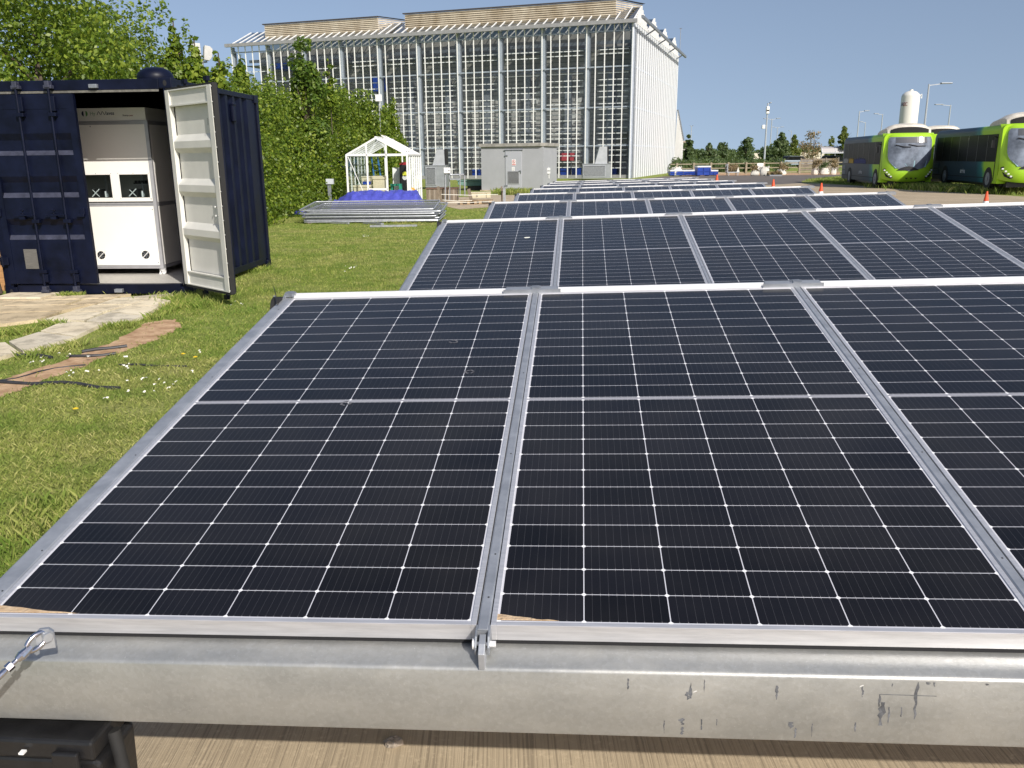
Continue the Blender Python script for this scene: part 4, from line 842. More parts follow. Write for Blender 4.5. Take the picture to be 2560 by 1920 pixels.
    sh.build('light_patch', mat('light_patch', (.5, .5, .48), .6), t)  # pale quads painting sunlight that falls through the roof onto the wall
    m_ = MB(); m_.tube([(.3, SIDE-1, HG_), (.3, SIDE-1, HG_+2.6)], .03, 6); m_.box(.18, .42, SIDE-1.03, SIDE-.97, HG_+2.58, HG_+2.64); m_.build('mast', M_galvd, t)
    # gutter end bracket
    return A, beta, HG_
GA, GB, GH = big_glasshouse()
def inside(px, py, w, d, h, m, name, label, cat, group=None, dy=1.6, z=.3):
    M2 = Matrix.Rotation(GB, 4, 'Z'); Mi = Matrix.Rotation(-GB, 3, 'Z'); dd = Mi @ Vector(ray(px, py)); o = Mi @ Vector((-GA.x, -GA.y, 0)); k = (dy-o.y)/dd.y; p = Matrix.Rotation(GB, 3, 'Z') @ (o+dd*k)+Vector((GA.x, GA.y, 0))
    zz = max(0.05, CAMH+dd.z*k); b = MB(); b.prism([(-w*.46, 0), (w*.46, 0), (w/2, h*.9), (w/2+.03, h*.9), (w/2+.03, h), (-w/2-.03, h), (-w/2-.03, h*.9), (-w/2, h*.9)], 'y', 0, d); o_ = b.build(name, m, bevel=.02); o_.location = (p.x, p.y, .06 if z < .5 else zz); o_.rotation_euler = (0, 0, GB); tag(o_, label, cat, group); return o_
M_blue = mat('blue_plastic', (.008, .045, .30), .4, 0, .12, 3)
for k, (px, py, w) in enumerate([(1190, 446, .7), (1412, 446, .8), (1440, 447, .75), (1472, 447, .6), (1533, 447, .55)]):
    inside(px, py, w, .6, .75, M_blue, 'storage_bin', ['blue bin inside the glasshouse left of the grey kiosk', 'blue bin just right of the grey kiosk behind the glass', 'second blue bin right of the grey kiosk behind the glass', 'blue bin half hidden by the louvred unit', 'blue bin at the right front corner of the glasshouse'][k], 'bin', 'blue bins inside the glasshouse')
inside(1415, 402, 1.35, .3, .62, mat('red_board', (.45, .05, .06), .6), 'red_container', 'red panel seen through the glasshouse right of the kiosk', 'panel', dy=3, z=1)
inside(720, 172, 3.0, 2, .5, M_blue, 'blue_tank', 'blue tank high inside the left end of the glasshouse', 'tank', dy=2, z=1)
inside(944, 228, 1.0, 1, 1.1, M_blue, 'blue_tank', 'blue tank inside the glasshouse above the hedge end', 'tank', dy=2, z=1)
# ================================================================== KIOSK
def kiosk():
    m = mat('kiosk_grey', (.355, .365, .385), .55, 0, .05, 1.5); md = mat('kiosk_door_grey', (.40, .415, .45), .5, 0, .04, 2); beta = -.328
    d = ray(1358, 478); R_ = gp(1358, 478); R_ = Vector((R_.x, R_.y, 0)); Mi = Matrix.Rotation(-beta, 3, 'Z')
    def fr(px, py): dd = Mi @ Vector(ray(px, py)); o = Mi @ Vector((-R_.x, -R_.y, 0)); k = (0-o.y)/dd.y; return (o.x+dd.x*k, CAMH+dd.z*k)
    xl = fr(1203, 400)[0]; h = fr(1280, 367)[1]; t = thing('kiosk', R_, beta, 'grey steel electrical kiosk with warning signs and louvred door', 'kiosk'); dep = 2.6
    b = MB(); b.box(xl, 0, 0, dep, .0, h); b.build('wall', m, t)
    b = MB(); pts = [(xl-.1, -.1), (-.1, -.12), (.08, .05), (.1, .6), (.1, dep+.1), (xl-.1, dep+.1)]; b.prism(pts, 'z', h+.004, h+.17); b.build('roof', mat('kiosk_roof', (.30, .29, .26), .8, 0, .25, 5), t, bevel=.02)
    b = MB(); b.box(xl-.05, .05, -.1, dep, 0, .06); b.build('plinth', M_path, t)
    da, dz1 = fr(1263.5, 377); db, _ = fr(1304, 377); dz0 = .08
    D = MB(); D.box(da, db, -.03, 0, dz0, dz1); D = D.build('door', md, t, bevel=.006)
    s = MB(); s.box(da-.06, db+.06, -.06, 0, dz1+.01, dz1+.05); s.build('drip_rail', M_galvd, D)
    la, lz1 = fr(1271, 429); lb, lz0 = fr(1297.5, 459); s = MB(); s.box(la-.03, lb+.03, -.045, -.028, lz0-.03, lz1+.03)
    for k in range(11): z = lz0+(lz1-lz0)*k/11; s.box(la, lb, -.06, -.044, z+.012, z+(lz1-lz0)/11*.62)
    s.build('louvre', [m], D)
    s = MB(); s.box(la, lb, -.0475, -.0455, lz0, lz1); s.build('louvre_gap', M_dark, D)
    for px, py in ((1265, 389), (1265, 464)): x, z = fr(px, py); s = MB(); s.box(x-.05, x+.1, -.06, -.03, z-.03, z+.03); s.build('hinge', M_galvd, D)
    x, z = fr(1303, 427); s = MB(); s.box(x-.1, x+.02, -.07, -.03, z-.02, z+.02); s.box(x-.03, x+.01, -.06, -.03, z-.12, z+.02); s.build('handle', M_galvd, D)
    # prohibition sign: white plate, red ring and bar, red text block
    x0, z1 = fr(1280, 398.5); x1, z0 = fr(1290, 413.5); s = MB(); s.box(x0, x1, -.036, -.031, z0, z1); S = s.build('warning_sign', M_white, D)
    red = mat('sign_red', (.55, .02, .03), .5); blk = mat('sign_black', (.02, .02, .02), .5); cx = (x0+x1)/2; cz = z1-(z1-z0)*.36; r = (x1-x0)*.40
    s = MB(); n = 20; o1 = [(cx+r*math.cos(a), -.038, cz+r*math.sin(a)) for a in np.linspace(0, 2*math.pi, n, endpoint=False)]; i1 = [(cx+r*.78*math.cos(a), -.038, cz+r*.78*math.sin(a)) for a in np.linspace(0, 2*math.pi, n, endpoint=False)]
    s.add(o1+i1, [(a, (a+1) % n, n+(a+1) % n, n+a) for a in range(n)]); s.bar((cx-r*.6, -.039, cz+r*.6), (cx+r*.6, -.039, cz-r*.6), .001, r*.2); s.box(x0+.015, x1-.015, -.038, -.0365, z0+.015, z0+(z1-z0)*.27); s.build('sign_mark', red, S)
    s = MB(); s.box(cx-r*.12, cx+r*.12, -.0375, -.0365, cz-r*.1, cz+r*.4); s.bar((cx, -.037, cz), (cx-r*.3, -.037, cz-r*.55), .001, r*.18); s.bar((cx, -.037, cz), (cx+r*.3, -.037, cz-r*.55), .001, r*.18); s.build('sign_figure', blk, S)
    s = MB()
    for k in range(4): s.box(x0+.03+k*(x1-x0-.06)/4, x0+.03+(k+.7)*(x1-x0-.06)/4, -.0395, -.0385, z0+.035, z0+(z1-z0)*.20)
    s.build('sign_text', M_white, S)
    x0, z1 = fr(1280, 417.5); x1, z0 = fr(1287, 427.5); s = MB(); s.box(x0, x1, -.036, -.031, z0, z1); S = s.build('notice', M_white, D); s = MB(); s.bar((x0+.04, -.037, z1-.09), ((x0+x1)/2, -.037, z1-.03), .001, .012); s.bar((x1-.04, -.037, z1-.09), ((x0+x1)/2, -.037, z1-.03), .001, .012); s.box(x0+.03, x1-.03, -.0375, -.0365, z0+.03, z0+.06); s.build('notice_mark', M_galvd, S)
    s = MB(); s.box(.0, .08, .8, 1.05, 1.0, 1.13); s.box(.0, .08, .8, 1.05, .84, .95); s.tube([(.04, .9, .84), (.05, .9, .6)], .02, 6); s.build('socket_box', M_white, t)
kiosk()
# ------------------------------------------------------------------ louvred plant units
def louvre_unit(name, pl, pr, pyb, pyt, ductL, ductR, ductT, split, label):
    g_ = gp(pl, pyb); Y = g_.y; a = at(pl, pyt, Y); b = at(pr, pyt, Y); w = b.x-a.x; h = a.z; t = thing(name, (g_.x, g_.y, 0), R(-3), label, 'ventilation unit', 'louvred ventilation units with sloping ducts'); m = mat('galvanised_sheet', (.30, .32, .34), .5, .3, .1, 3)
    xs = at(split, pyt, Y).x-a.x; s = MB(); s.box(0, w, 0, 1.3, .1, h); s.box(-.03, w+.03, -.03, 1.33, h+.001, h+.04); s.build('casing', m, t, bevel=.01)
    s = MB(); s.box(.03, xs, -.03, -.001, .2, h-.07); L = s.build('louvre_frame', M_galv, t); s = MB(); s.box(.09, xs-.06, -.034, -.031, .26, h-.13); s.build('louvre_gap', M_dark, L); s = MB(); k = 15
    for i in range(k): z = .27+(h-.42)*i/k; s.box(.09, xs-.06, -.055, -.035, z, z+(h-.42)/k*.6)
    s.build('louvre_slats', M_galv, L)
    dl, dr = at(ductL[0], ductT, Y).x-a.x, at(ductR, ductT, Y).x-a.x; bl = at(ductL[1], pyt, Y).x-a.x; dt = at(pl, ductT, Y).z
    s = MB(); s.add([(bl, .1, h+.04), (dr+.02, .1, h+.04), (dr, .15, dt), (dl, .15, dt), (bl, 1.1, h+.04), (dr+.02, 1.1, h+.04), (dr, 1.0, dt), (dl, 1.0, dt)], [(0, 1, 2, 3), (4, 5, 6, 7), (0, 4, 7, 3), (3, 2, 6, 7), (1, 5, 6, 2)]); s.build('duct', mat('duct_sheet', (.40, .42, .44), .45, .2, .08, 3), t)
    s = MB(); s.box(dr+.03, dr+.10, .08, 1.1, h+.045, dt+.02); s.build('duct_mouth', M_dark, t)
louvre_unit('ventilation_unit', 1064, 1117, 473, 415, (1093, 1083), 1112, 374, 1092, 'louvred ventilation unit with sloping duct just right of the small greenhouse')
louvre_unit('ventilation_unit', 1456, 1526, 450, 411, (1499, 1487), 1518, 367, 1514, 'louvred ventilation unit with sloping duct right of the grey kiosk')
# ================================================================== SMALL GREENHOUSE
def small_gh():
    f = Vector((-2.98, 28.7, 0)); w = 1.98; eh = at(1023, 386, 28.7).z; rh = at(948, 345, 28.9).z; L = 4.1
    t = thing('small_greenhouse', f, R(-1), 'small white-framed garden greenhouse behind the blue tarpaulin', 'greenhouse'); m = M_white
    s = MB(); bw = .055
    for y in (0, L):
        for x in (0, -w): s.box(x-bw/2, x+bw/2, y-bw/2, y+bw/2, 0, eh)
        for x in (-w*.34, -w*.665): s.box(x-.025, x+.025, y-.02, y+.02, 0, eh+(rh-eh)*(.66))
        s.box(-w, 0, y-.02, y+.02, eh-.03, eh+.03); s.bar((0, y, eh), (-w/2, y, rh), .05, .06); s.bar((-w, y, eh), (-w/2, y, rh), .05, .06); s.box(-w, 0, y-.02, y+.02, .0, .08)
    s.box(-w*.665, -w*.34, -.02, .02, .66, .72)
    s.bar((0, 0, eh), (0, L, eh), .06, .06); s.bar((-w, 0, eh), (-w, L, eh), .06, .06); s.bar((-w/2, -.02, rh+.01), (-w/2, L, rh+.01), .07, .08)
    s.build('frame', m, t)
    s = MB(); k = 6
    for i in range(1, k):
        y = L*i/k
        for x, sg in ((0, 1), (-w, -1)): s.box(x-.02, x+.02, y-.015, y+.015, 0, eh)
        s.bar((0, y, eh), (-w/2, y, rh), .035, .05); s.bar((-w, y, eh), (-w/2, y, rh), .035, .05)
    s.box(-.015, .015, 0, L, .6, .63); s.bar((-.01, 0, 0.05), (-.01, .9, eh-.1), .02, .02); s.bar((-w+.03, .02, eh), (-w+.7, .02, .1), .015, .02); s.bar((-.6, .02, .62), (-.02, .02, .05), .03, .03)
    s.build('glazing_bars', m, t)
    g = MB(); g.poly([(-w, 0.03, .08), (-w*.665, .03, .08), (-w*.665, .03, eh), (-w, .03, eh)]); g.poly([(-.015, 0, .05), (-.015, L, .05), (-.015, L, eh), (-.015, 0, eh)]); g.poly([(-w+.015, 0, .05), (-w+.015, L, .05), (-w+.015, L, eh), (-w+.015, 0, eh)])
    g.poly([(0, 0, eh-.01), (0, L, eh-.01), (-w/2, L, rh-.03), (-w/2, 0, rh-.03)]); g.poly([(-w, 0, eh-.01), (-w, L, eh-.01), (-w/2, L, rh-.03), (-w/2, 0, rh-.03)]); g.build('glass', M_glass, t)
    v = MB(); v.bar((-w/2+.02, 1.2, rh+.10), (-w*.06, 1.2, rh-.36), .04, .03); v.bar((-w/2+.02, 2.1, rh+.10), (-w*.06, 2.1, rh-.36), .04, .03); v.bar((-w/2+.02, 1.2, rh+.10), (-w/2+.02, 2.1, rh+.10), .04, .03); v.bar((-w*.06, 1.2, rh-.36), (-w*.06, 2.1, rh-.36), .04, .03); v.build('roof_vent', m, t)
small_gh()
M_tub = mat('cream_plastic', (.55, .50, .36), .6, 0, .06, 4)
def tub(px0, px1, pyt, pyb, Y, label, m=None, name='storage_tub', cat='tub', mark=None, dep=.5, group=None, zmin=0):
    a = at(px0, pyt, Y); b = at(px1, pyb, Y); w = b.x-a.x; z0 = max(zmin, b.z); h = a.z-z0; t = thing(name, (a.x, Y, z0), 0, label, cat, group)
    s = MB(); s.prism([(w*.04, 0), (w*.96, 0), (w, h*.86), (0, h*.86)], 'y', 0, dep); s.build('body', m or M_tub, t, bevel=.01); s = MB(); s.box(-w*.03, w*1.03, -.02, dep+.02, h*.86, h); s.build('rim', m or M_tub, t, bevel=.008)
    if mark: text_mesh(mark, min(h*.5, .2), mat('marker_black', (.03, .03, .03), .6), 'number_mark', t, (w*.5-.05, -.024, h*.25), (R(90), 0, 0))
    return t
tub(883, 927, 463, 500, 29.6, 'cream storage tub at the left end inside the small greenhouse')
tub(903, 925, 441, 460, 30.6, 'cream lid box marked 12 above the left tub in the small greenhouse', mark='12', zmin=.55)
tub(906, 926, 454, 461, 29.7, 'small blue tray on the left cream tub', M_blue, 'tray', 'tray', dep=.3, zmin=.6)
tub(931, 963, 440, 500, 31.2, 'tall cream tub behind the small greenhouse door')
def misc():
    # ladder
    a = at(944, 500, 31.8); t = thing('step_ladder', (a.x, 31.8, 0), 0, 'blue ladder leaning inside the small greenhouse', 'ladder'); b = at(927, 393, 31.8); s = MB(); s.bar((0, 0, 0), (b.x-a.x, .2, b.z), .05, .05); s.bar((.28, 0, 0), (b.x-a.x+.22, .2, b.z), .05, .05)
    for k in range(7): f = .1+k*.125; s.bar(((b.x-a.x)*f, .2*f, b.z*f), ((b.x-a.x)*f+.27, .2*f, b.z*f), .04, .02)
    s.build('rails', mat('ladder_blue', (.02, .12, .28), .5), t)
    # green stool
    a = at(978, 500, 30.4); b = at(1002, 460, 30.4); w = b.x-a.x; t = thing('green_stool', (a.x, 30.4, 0), 0, 'green plastic stool inside the small greenhouse', 'stool'); g = mat('green_plastic', (.02, .26, .17), .5)
    s = MB(); s.box(0, w, 0, .4, b.z-.06, b.z); s.build('seat', g, t)
    for x in (0, w-.07):
        for y in (0, .33): l = MB(); l.box(x, x+.07, y, y+.07, 0, b.z-.06); l.build('leg', g, t)
    # black fan heater with yellow disc
    a = at(1000, 462, 31); b = at(1021, 412, 31); w = b.x-a.x; t = thing('black_machine', (a.x, 31, 0), 0, 'black machine with a yellow disc inside the small greenhouse', 'machine'); s = MB(); s.box(0, w, 0, .4, .4, b.z); s.box(.04, .08, .1, .14, 0, .4); s.box(w-.08, w-.04, .1, .14, 0, .4); s.build('body', M_black, t, bevel=.02)
    for px, py, c, n_ in ((1012, 435, (.6, .6, .05), 'yellow_disc'), (1012, 444, (.6, .6, .6), 'grey_disc')): p = at(px, py, 30.99); s = MB(); s.tube([(p.x-a.x, -.03, p.z), (p.x-a.x, 0, p.z)], .085, 14); s.build(n_, mat(n_, c, .5), t)
    p = at(1010, 403, 31); s = MB(); s.box(-.16, .16, 0, .3, 0, .05); s.box(-.1, .2, .05, .2, .05, .09); o = s.build('red_tool', mat('red_plastic', (.3, .01, .02), .5)); o.location = (p.x, 31, a.z*0+b.z+.001); tag(o, 'dark red tool lying on top of the black machine', 'tool')
    a = at(983, 470, 31.5); b = at(999, 419, 31.5); s = MB(); s.box(0, b.x-a.x, 0, .05, 0, b.z); o = s.build('white_board', M_white); o.location = (a.x, 31.5, 0); tag(o, 'white board standing beside the black machine in the small greenhouse', 'board')
    # orange item in side pane
    a = at(1036, 444, 30); s = MB(); s.lathe([(.03, 0), (.10, .03), (.11, .14), (.05, .19)], 10); o = s.build('orange_pot', mat('orange_plastic', (.6, .3, .05), .6)); o.location = (a.x-.1, 30, .5); o.scale = (1, 1, 1); tag(o, 'orange pot on a shelf by the right side of the small greenhouse', 'pot'); s = MB(); s.box(-.35, .05, -.25, .9, .46, .5); s.box(-.35, -.31, -.25, -.2, 0, .46); s.box(-.02, .02, .8, .85, 0, .46); q = s.build('shelf', M_galv); q.location = (a.x-.1, 30, 0); tag(q, 'low shelf inside the small greenhouse by its right side', 'shelf')
misc()
# ------------------------------------------------------------------ tarpaulin
def tarp():
    L = 3.05; x0 = -5.2; y0 = 26.2; n, m = 60, 22; g = np.random.default_rng(3); vs = []
    for j in range(m+1):
        for i in range(n+1):
            u, v = i/n, j/m; prof = min(1, (u/.10)) if u < .1 else 1; prof = .62+.38*min(1, max(0, (u-.09)/.14)) if u > .02 else .3
            prof *= min(1, (1-u)/.12+.0); edge = math.sin(math.pi*min(1, max(0, v)))**.45
            z = .70*prof*edge+.02*math.sin(u*23+v*9)*edge+.016*math.sin(u*61-v*14+2)*edge+.012*math.sin(u*37+v*31)*edge+.012*g.normal()*edge
            vs.append((x0+L*u+.02*math.sin(v*9), y0+1.3*v, max(.015, z)))
    s = MB(); s.add(vs, [(j*(n+1)+i, j*(n+1)+i+1, (j+1)*(n+1)+i+1, (j+1)*(n+1)+i) for j in range(m) for i in range(n)])
    o = s.build('tarpaulin', mat('blue_tarpaulin', (.07, .08, .42), .33, 0, .2, 9, .5, 26, spec=.6), smooth=True); tag(o, 'large crumpled blue tarpaulin draped over a low heap', 'tarpaulin')
    g_ = gp(752, 541); s = MB(); r_ = random.Random(9); k = 7; vs = [(.09*i+r_.uniform(-.02, .02), .07*j+r_.uniform(-.02, .02), max(.0, .16*math.sin(math.pi*i/k)*math.sin(math.pi*j/k)+r_.uniform(0, .06))) for j in range(k+1) for i in range(k+1)]
    s.add(vs, [(j*(k+1)+i, j*(k+1)+i+1, (j+1)*(k+1)+i+1, (j+1)*(k+1)+i) for j in range(k) for i in range(k)]); o = s.build('tarpaulin_scrap', MATS['blue_tarpaulin']); o.location = (g_.x-.35, g_.y, .0); tag(o, 'small crumpled scrap of blue tarpaulin at the foot of the hedge', 'tarpaulin')
tarp()
# ------------------------------------------------------------------ stack of mesh fence panels
def fence_stack():
    W, D = 3.6, 2.05; n = 8; base = Vector((-5.2, 22.95, 0)); proto = None
    ordn = ['lowest', 'second lowest', 'third lowest', 'fourth lowest', 'fifth from the bottom', 'third from the top', 'second from the top', 'topmost']
    for k in range(n):
        if proto is None:
            t = thing('fence_panel'); s = MB(); r_ = .019
            s.tube([(0.12, 0, 0), (W-.12, 0, 0), (W-.03, .03, 0), (W, .12, 0), (W, D-.12, 0), (W-.03, D-.03, 0), (W-.12, D, 0), (.12, D, 0), (.03, D-.03, 0), (0, D-.12, 0), (0, .12, 0), (.03, .03, 0), (.12, 0, 0)], r_, 8, cap=False); s.build('tube_frame', M_galv, t, smooth=True)
            s = MB()
            for i in range(1, 60): x = W*i/60; s.bar((x, .01, 0), (x, D-.01, 0), .006, .006)
            for j in range(1, 9): y = D*j/9; s.bar((.01, y, .005), (W-.01, y, .005), .006, .006)
            s.build('mesh_infill', M_galvd, t); proto = t
        else: t = copy_tree(proto)
        z = .045+k*.043; t.location = base+Vector((-.03*k*(k % 2)+.012*k, .02*((k*7) % 5), z)); t.rotation_euler = (R(1.2+.35*k), R(.15*((k*3) % 4-1.5)), R(-2+.5*((k*5) % 3)))
        tag(t, f'{ordn[k]} galvanised mesh fence panel in the flat stack before the tarpaulin', 'fence panel', 'mesh fence panels lying in a flat stack')
    for k, dx in enumerate((.12, W-.25)):
        s = MB(); s.box(0, .12, -.05, D+.05, .0, .03); o = s.build('timber_bearer', M_bark); o.location = base+Vector((dx, 0, 0)); tag(o, ['timber bearer under the left end of the fence panel stack', 'timber bearer under the right end of the fence panel stack'][k], 'timber')
fence_stack()
for k, (pa, pb, w) in enumerate([((778, 557), (872, 561), .06), (((911, 560)), (956, 563), .10), ((925, 569), (1043, 567), .03)]):
    a, b = gp(*pa), gp(*pb); s = MB(); s.bar((a.x, a.y, .035), (b.x, b.y, .03), w, .05); o = s.build('metal_strip', M_galv); tag(o, ['long galvanised strip in the grass before the fence stack, leftmost', 'short galvanised strip in the grass before the fence stack', 'thin metal strip lying nearest in the grass before the fence stack'][k], 'metal strip')
# ------------------------------------------------------------------ posts, scale stand, planter, skip, pallets
def post(px, pyb, pyt, w, m, label, lean=0, name='post', group=None, cap=False):
    g_ = gp(px, pyb); h = at(px, pyt, g_.y).z; s = MB(); s.bar((0, 0, 0), (lean, 0, h), w, w)
    if cap: s.box(lean-w*.7, lean+w*.7, -w*.7, w*.7, h, h+.03)
    o = s.build(name, m); o.location = g_; tag(o, label, 'post', group); return g_, h
M_oldwood = mat('grey_old_wood', (.20, .16, .12), .9, 0, .3, 5, .4, 30, stretch=(4, 4, .6))
post(1104, 508, 466, .10, M_oldwood, 'grey timber post left of the planter, leaning', -.12, group='timber posts by the path'); post(1180, 508, 472, .12, M_oldwood, 'dark leaning timber post between the pallets and cream boxes', -.12, group='timber posts by the path'); post(1256, 508, 466, .07, M_oldwood, 'timber post beside the capped metal post', -.02, group='timber posts by the path')
post(1261, 509, 469, .10, M_galv, 'short galvanised capped post at the left end of the far panel rows', 0, cap=True); post(1100, 506, 470, .05, M_white, 'thin white stake beside the grey timber post', -.02)
for k, (a, b) in enumerate([((1103, 486), (1245, 486)), ((1106, 500), (1180, 501)), ((1107, 506), (1235, 503))]):
    A_, B_ = at(a[0], a[1], 31), at(b[0], b[1], 31.4); s = MB(); s.tube([A_, (A_+B_)/2-Vector((0, 0, .03)), B_], .012, 6); o = s.build('rope', mat('white_rope', (.7, .68, .6), .8)); tag(o, ['upper white rope strung between the posts by the path', 'short middle rope between the posts by the path', 'lowest long white rope between the posts by the path'][k], 'rope')
def planter():
    a = gp(1066, 504); Y = a.y; b = at(1143, 470, Y); w = b.x-a.x; t = thing('timber_planter', (a.x, Y, 0), 0, 'timber clad planter box with upright grey boards', 'planter'); m = M_oldwood; m2 = mat('pale_board', (.30, .25, .20), .9, 0, .25, 6, stretch=(5, 5, .5)); n = 13
    s = MB()
    for i in range(n): x = w*i/n; s.box(x+.004, x+w/n-.004, 0, .03, .02, b.z-.03, i % 2)
    s.box(0, w, .03, 1.2, .02, b.z-.05); s.build('boards', [m, m2], t); s = MB(); s.box(-.03, w+.03, -.03, 1.25, b.z-.03, b.z); s.build('capping', mat('brown_cap', (.16, .09, .06), .8), t)
planter()
def scale_stand():
    a = gp(1112, 504); Y = a.y+.0; P_ = lambda px, py: at(px, py, Y)-Vector((a.x, Y, 0)); t = thing('control_stand', (a.x, Y, 0), 0, 'galvanised tube stand carrying a white control box', 'control stand'); s = MB()
    s.tube([P_(1113, 504)*1, P_(1113, 430)], .03, 8); s.tube([P_(1124, 500), P_(1124, 438)], .022, 8); s.tube([P_(1150, 490), P_(1150, 440)], .022, 8); s.tube([P_(1162, 490), P_(1161, 438)], .028, 8); s.tube([P_(1118, 433), P_(1130, 437), P_(1160, 436)], .03, 8); s.box(P_(1113, 0).x, P_(1140, 0).x, -.1, .3, P_(0, 463).z, P_(0, 460).z); s.build('tube_frame', M_galv, t)
    for i, v in enumerate([]): pass
    s = MB(); q = P_(1110, 433); r_ = P_(1126, 419); s.box(q.x, r_.x, -.12, .1, q.z, r_.z); B_ = s.build('control_box', M_white, t, bevel=.01); s = MB(); s.tube([((q.x+r_.x)/2+.08, -.14, (q.z+r_.z)/2), ((q.x+r_.x)/2+.08, -.12, (q.z+r_.z)/2)], .02, 10); s.build('dial', M_black, B_)
scale_stand()
def skip():
    a = gp(1145, 476); b = gp(1206, 476); Y = a.y; w = b.x-a.x+.6; h = at(1170, 452, Y).z; t = thing('green_skip', (a.x, Y, 0), 0, 'pale green metal skip beside the grey kiosk', 'skip'); m = mat('faded_green_paint', (.14, .25, .22), .7, 0, .2, 3)
    s = MB(); s.prism([(.45, .22), (w, .22), (w, h), (0, h), (0, h-.2)], 'y', 0, 1.2); s.build('body', m, t, bevel=.02); s = MB(); s.box(-.05, w, -.05, 1.25, h+.001, h+.05); s.build('rim', m, t)
    s = MB(); s.box(.5, w, .1, .25, 0, .22); s.box(.5, w, .95, 1.1, 0, .22); s.build('skid', M_black, t)
skip()
def pallet(px, py, w, d, label, ext=None, rz=0.):
    a = gp(px, py); t = thing('pallet', (a.x, a.y, 0), rz, label, 'pallet', 'timber pallets beside the path'); m = mat('pallet_wood', (.32, .23, .14), .9, 0, .3, 4); s = MB()
    for i in range(6): y = d*i/6; s.box(0, w, y, y+d/6*.75, .12, .14)
    s.build('deck', m, t); s = MB()
    for x in (0, w/2-.05, w-.1): s.box(x, x+.1, 0, d, .02, .118)
    for y in (0, d-.1): s.box(0, w, y, y+.1, 0, .019)
    s.build('bearer', m, t)
pallet(1150, 512, .62, .9, 'timber pallet left of the cream boxes', rz=.05); pallet(1172, 511, .85, .9, 'timber pallet carrying the cream box marked 5', rz=-.05)
tub(1172, 1216, 481, 503, gp(1190, 505).y, 'cream box marked 5 sitting on a pallet by the path', mark='5', name='storage_box', cat='box', dep=.5, zmin=.145); tub(1216, 1227, 480, 503, gp(1190, 505).y+.15, 'narrow cream box on the pallet, right of the marked one', name='storage_box', cat='box', dep=.4, zmin=.145)
# floodlights and lamps at the hedge
def flood():
    Y = 20.5; c = at(505*.3165*0+ 506, 190, Y); p = at(508, 190, Y); t = thing('floodlight_mast', (p.x, Y, 0), 0, 'mast with two white floodlights rising out of the hedge', 'floodlight')
    s = MB(); s.tube([(0, 0, 0), (0, 0, at(508, 150, Y).z)], .04, 8); s.tube([(-.15, 0, at(508, 155, Y).z), (.12, 0, at(508, 155, Y).z)], .02, 6); s.build('mast', M_galv, t)
    for (pxa, pya, pxb, pyb, rz) in ((476, 109, 502, 143, R(25)), (511, 115, 526, 152, R(-55))):
        a, b = at(pxa, pya, Y), at(pxb, pyb, Y); s = MB(); w, h = abs(b.x-a.x), a.z-b.z; s.prism([(-.08, -h/2), (.04, -h/2), (.10, -h*.2), (.10, h*.35), (.04, h/2), (-.08, h/2)], 'x', -w*.5, w*.5); o = s.build('lamp_head', mat('aged_white_casing', (.50, .50, .48), .6, 0, .1, 8), t, bevel=.012); o.location = ((a.x+b.x)/2-p.x, 0, (a.z+b.z)/2); o.rotation_euler = (R(-8), 0, rz)
        s = MB(); s.box(-w*.42, w*.42, -.086, -.082, -h*.3, h*.42); q = s.build('lens', mat('lamp_lens', (.45, .47, .45), .15), o)
flood()
p = at(950, 252, 38); t = thing('small_floodlight', (p.x, 37.6, 0), 0, 'small white floodlight at the right edge of the hedge', 'floodlight'); s = MB(); s.box(-.13, .13, -.08, .08, p.z-.05, p.z+.22); s.build('lamp_head', M_white, t, bevel=.01); s = MB(); s.tube([(0, .05, 0), (0, .05, p.z)], .03, 6); s.build('post', M_galv, t)
g_ = at(826, 507, 28.3); g_.z = 0; zt = at(828, 447, g_.y).z; t = thing('lamp_post', (g_.x, g_.y, 0), 0, 'short grey lamp post in front of the hedge, left of the greenhouse', 'lamp post'); s = MB(); s.box(-.05, .05, -.05, .05, 0, zt-.15); s.box(-.065, .065, -.06, .06, 0, .35); s.build('post', M_galvd, t); s = MB(); s.box(-.09, .14, -.1, .1, zt-.17, zt); s.build('lamp_head', mat('pale_grey_cover', (.5, .53, .56), .5), t, bevel=.01)
# ================================================================== BUSES
M_lime = mat('lime_green_paint', (.36, .62, .03), .3, 0, .06, 1.5, coat=.3)
M_busw = mat('pod_off_white', (.62, .58, .50), .5, 0, .18, 2.5)
M_bglass = mat('tinted_bus_glass', (.012, .014, .013), .35, 0, .5, 1.2, spec=.03)
M_wsg = mat('windscreen_glass', (.19, .22, .27), .08, 0, .5, 1.4, spec=.5)
M_teal = mat('teal_strip', (.015, .10, .12), .4, 0, .2, 2)
def bus_side_mat():
    m, nt, b, oc = newmat('bus_side_livery'); sx = nt.nodes.new('ShaderNodeSeparateXYZ'); nt.links.new(oc, sx.inputs[0]); y = N(nt, sx.outputs[1]); z = N(nt, sx.outputs[2])
    nz = noise(nt, oc, 1.6, 4); q = (y-z*.55+N(nt, nz)*.9)
    c = ramp(nt, (q/8.).s, [(.24, (.36, .62, .03)), (.27, (.15, .42, .10)), (.31, (.012, .16, .17)), (.40, (.01, .05, .08)), (.7, (.02, .04, .06))])
    nt.links.new(c, b.inputs['Base Color']); b.inputs['Roughness'].default_value = .4; b.inputs['Specular IOR Level'].default_value = .08; return m
M_bside = bus_side_mat()
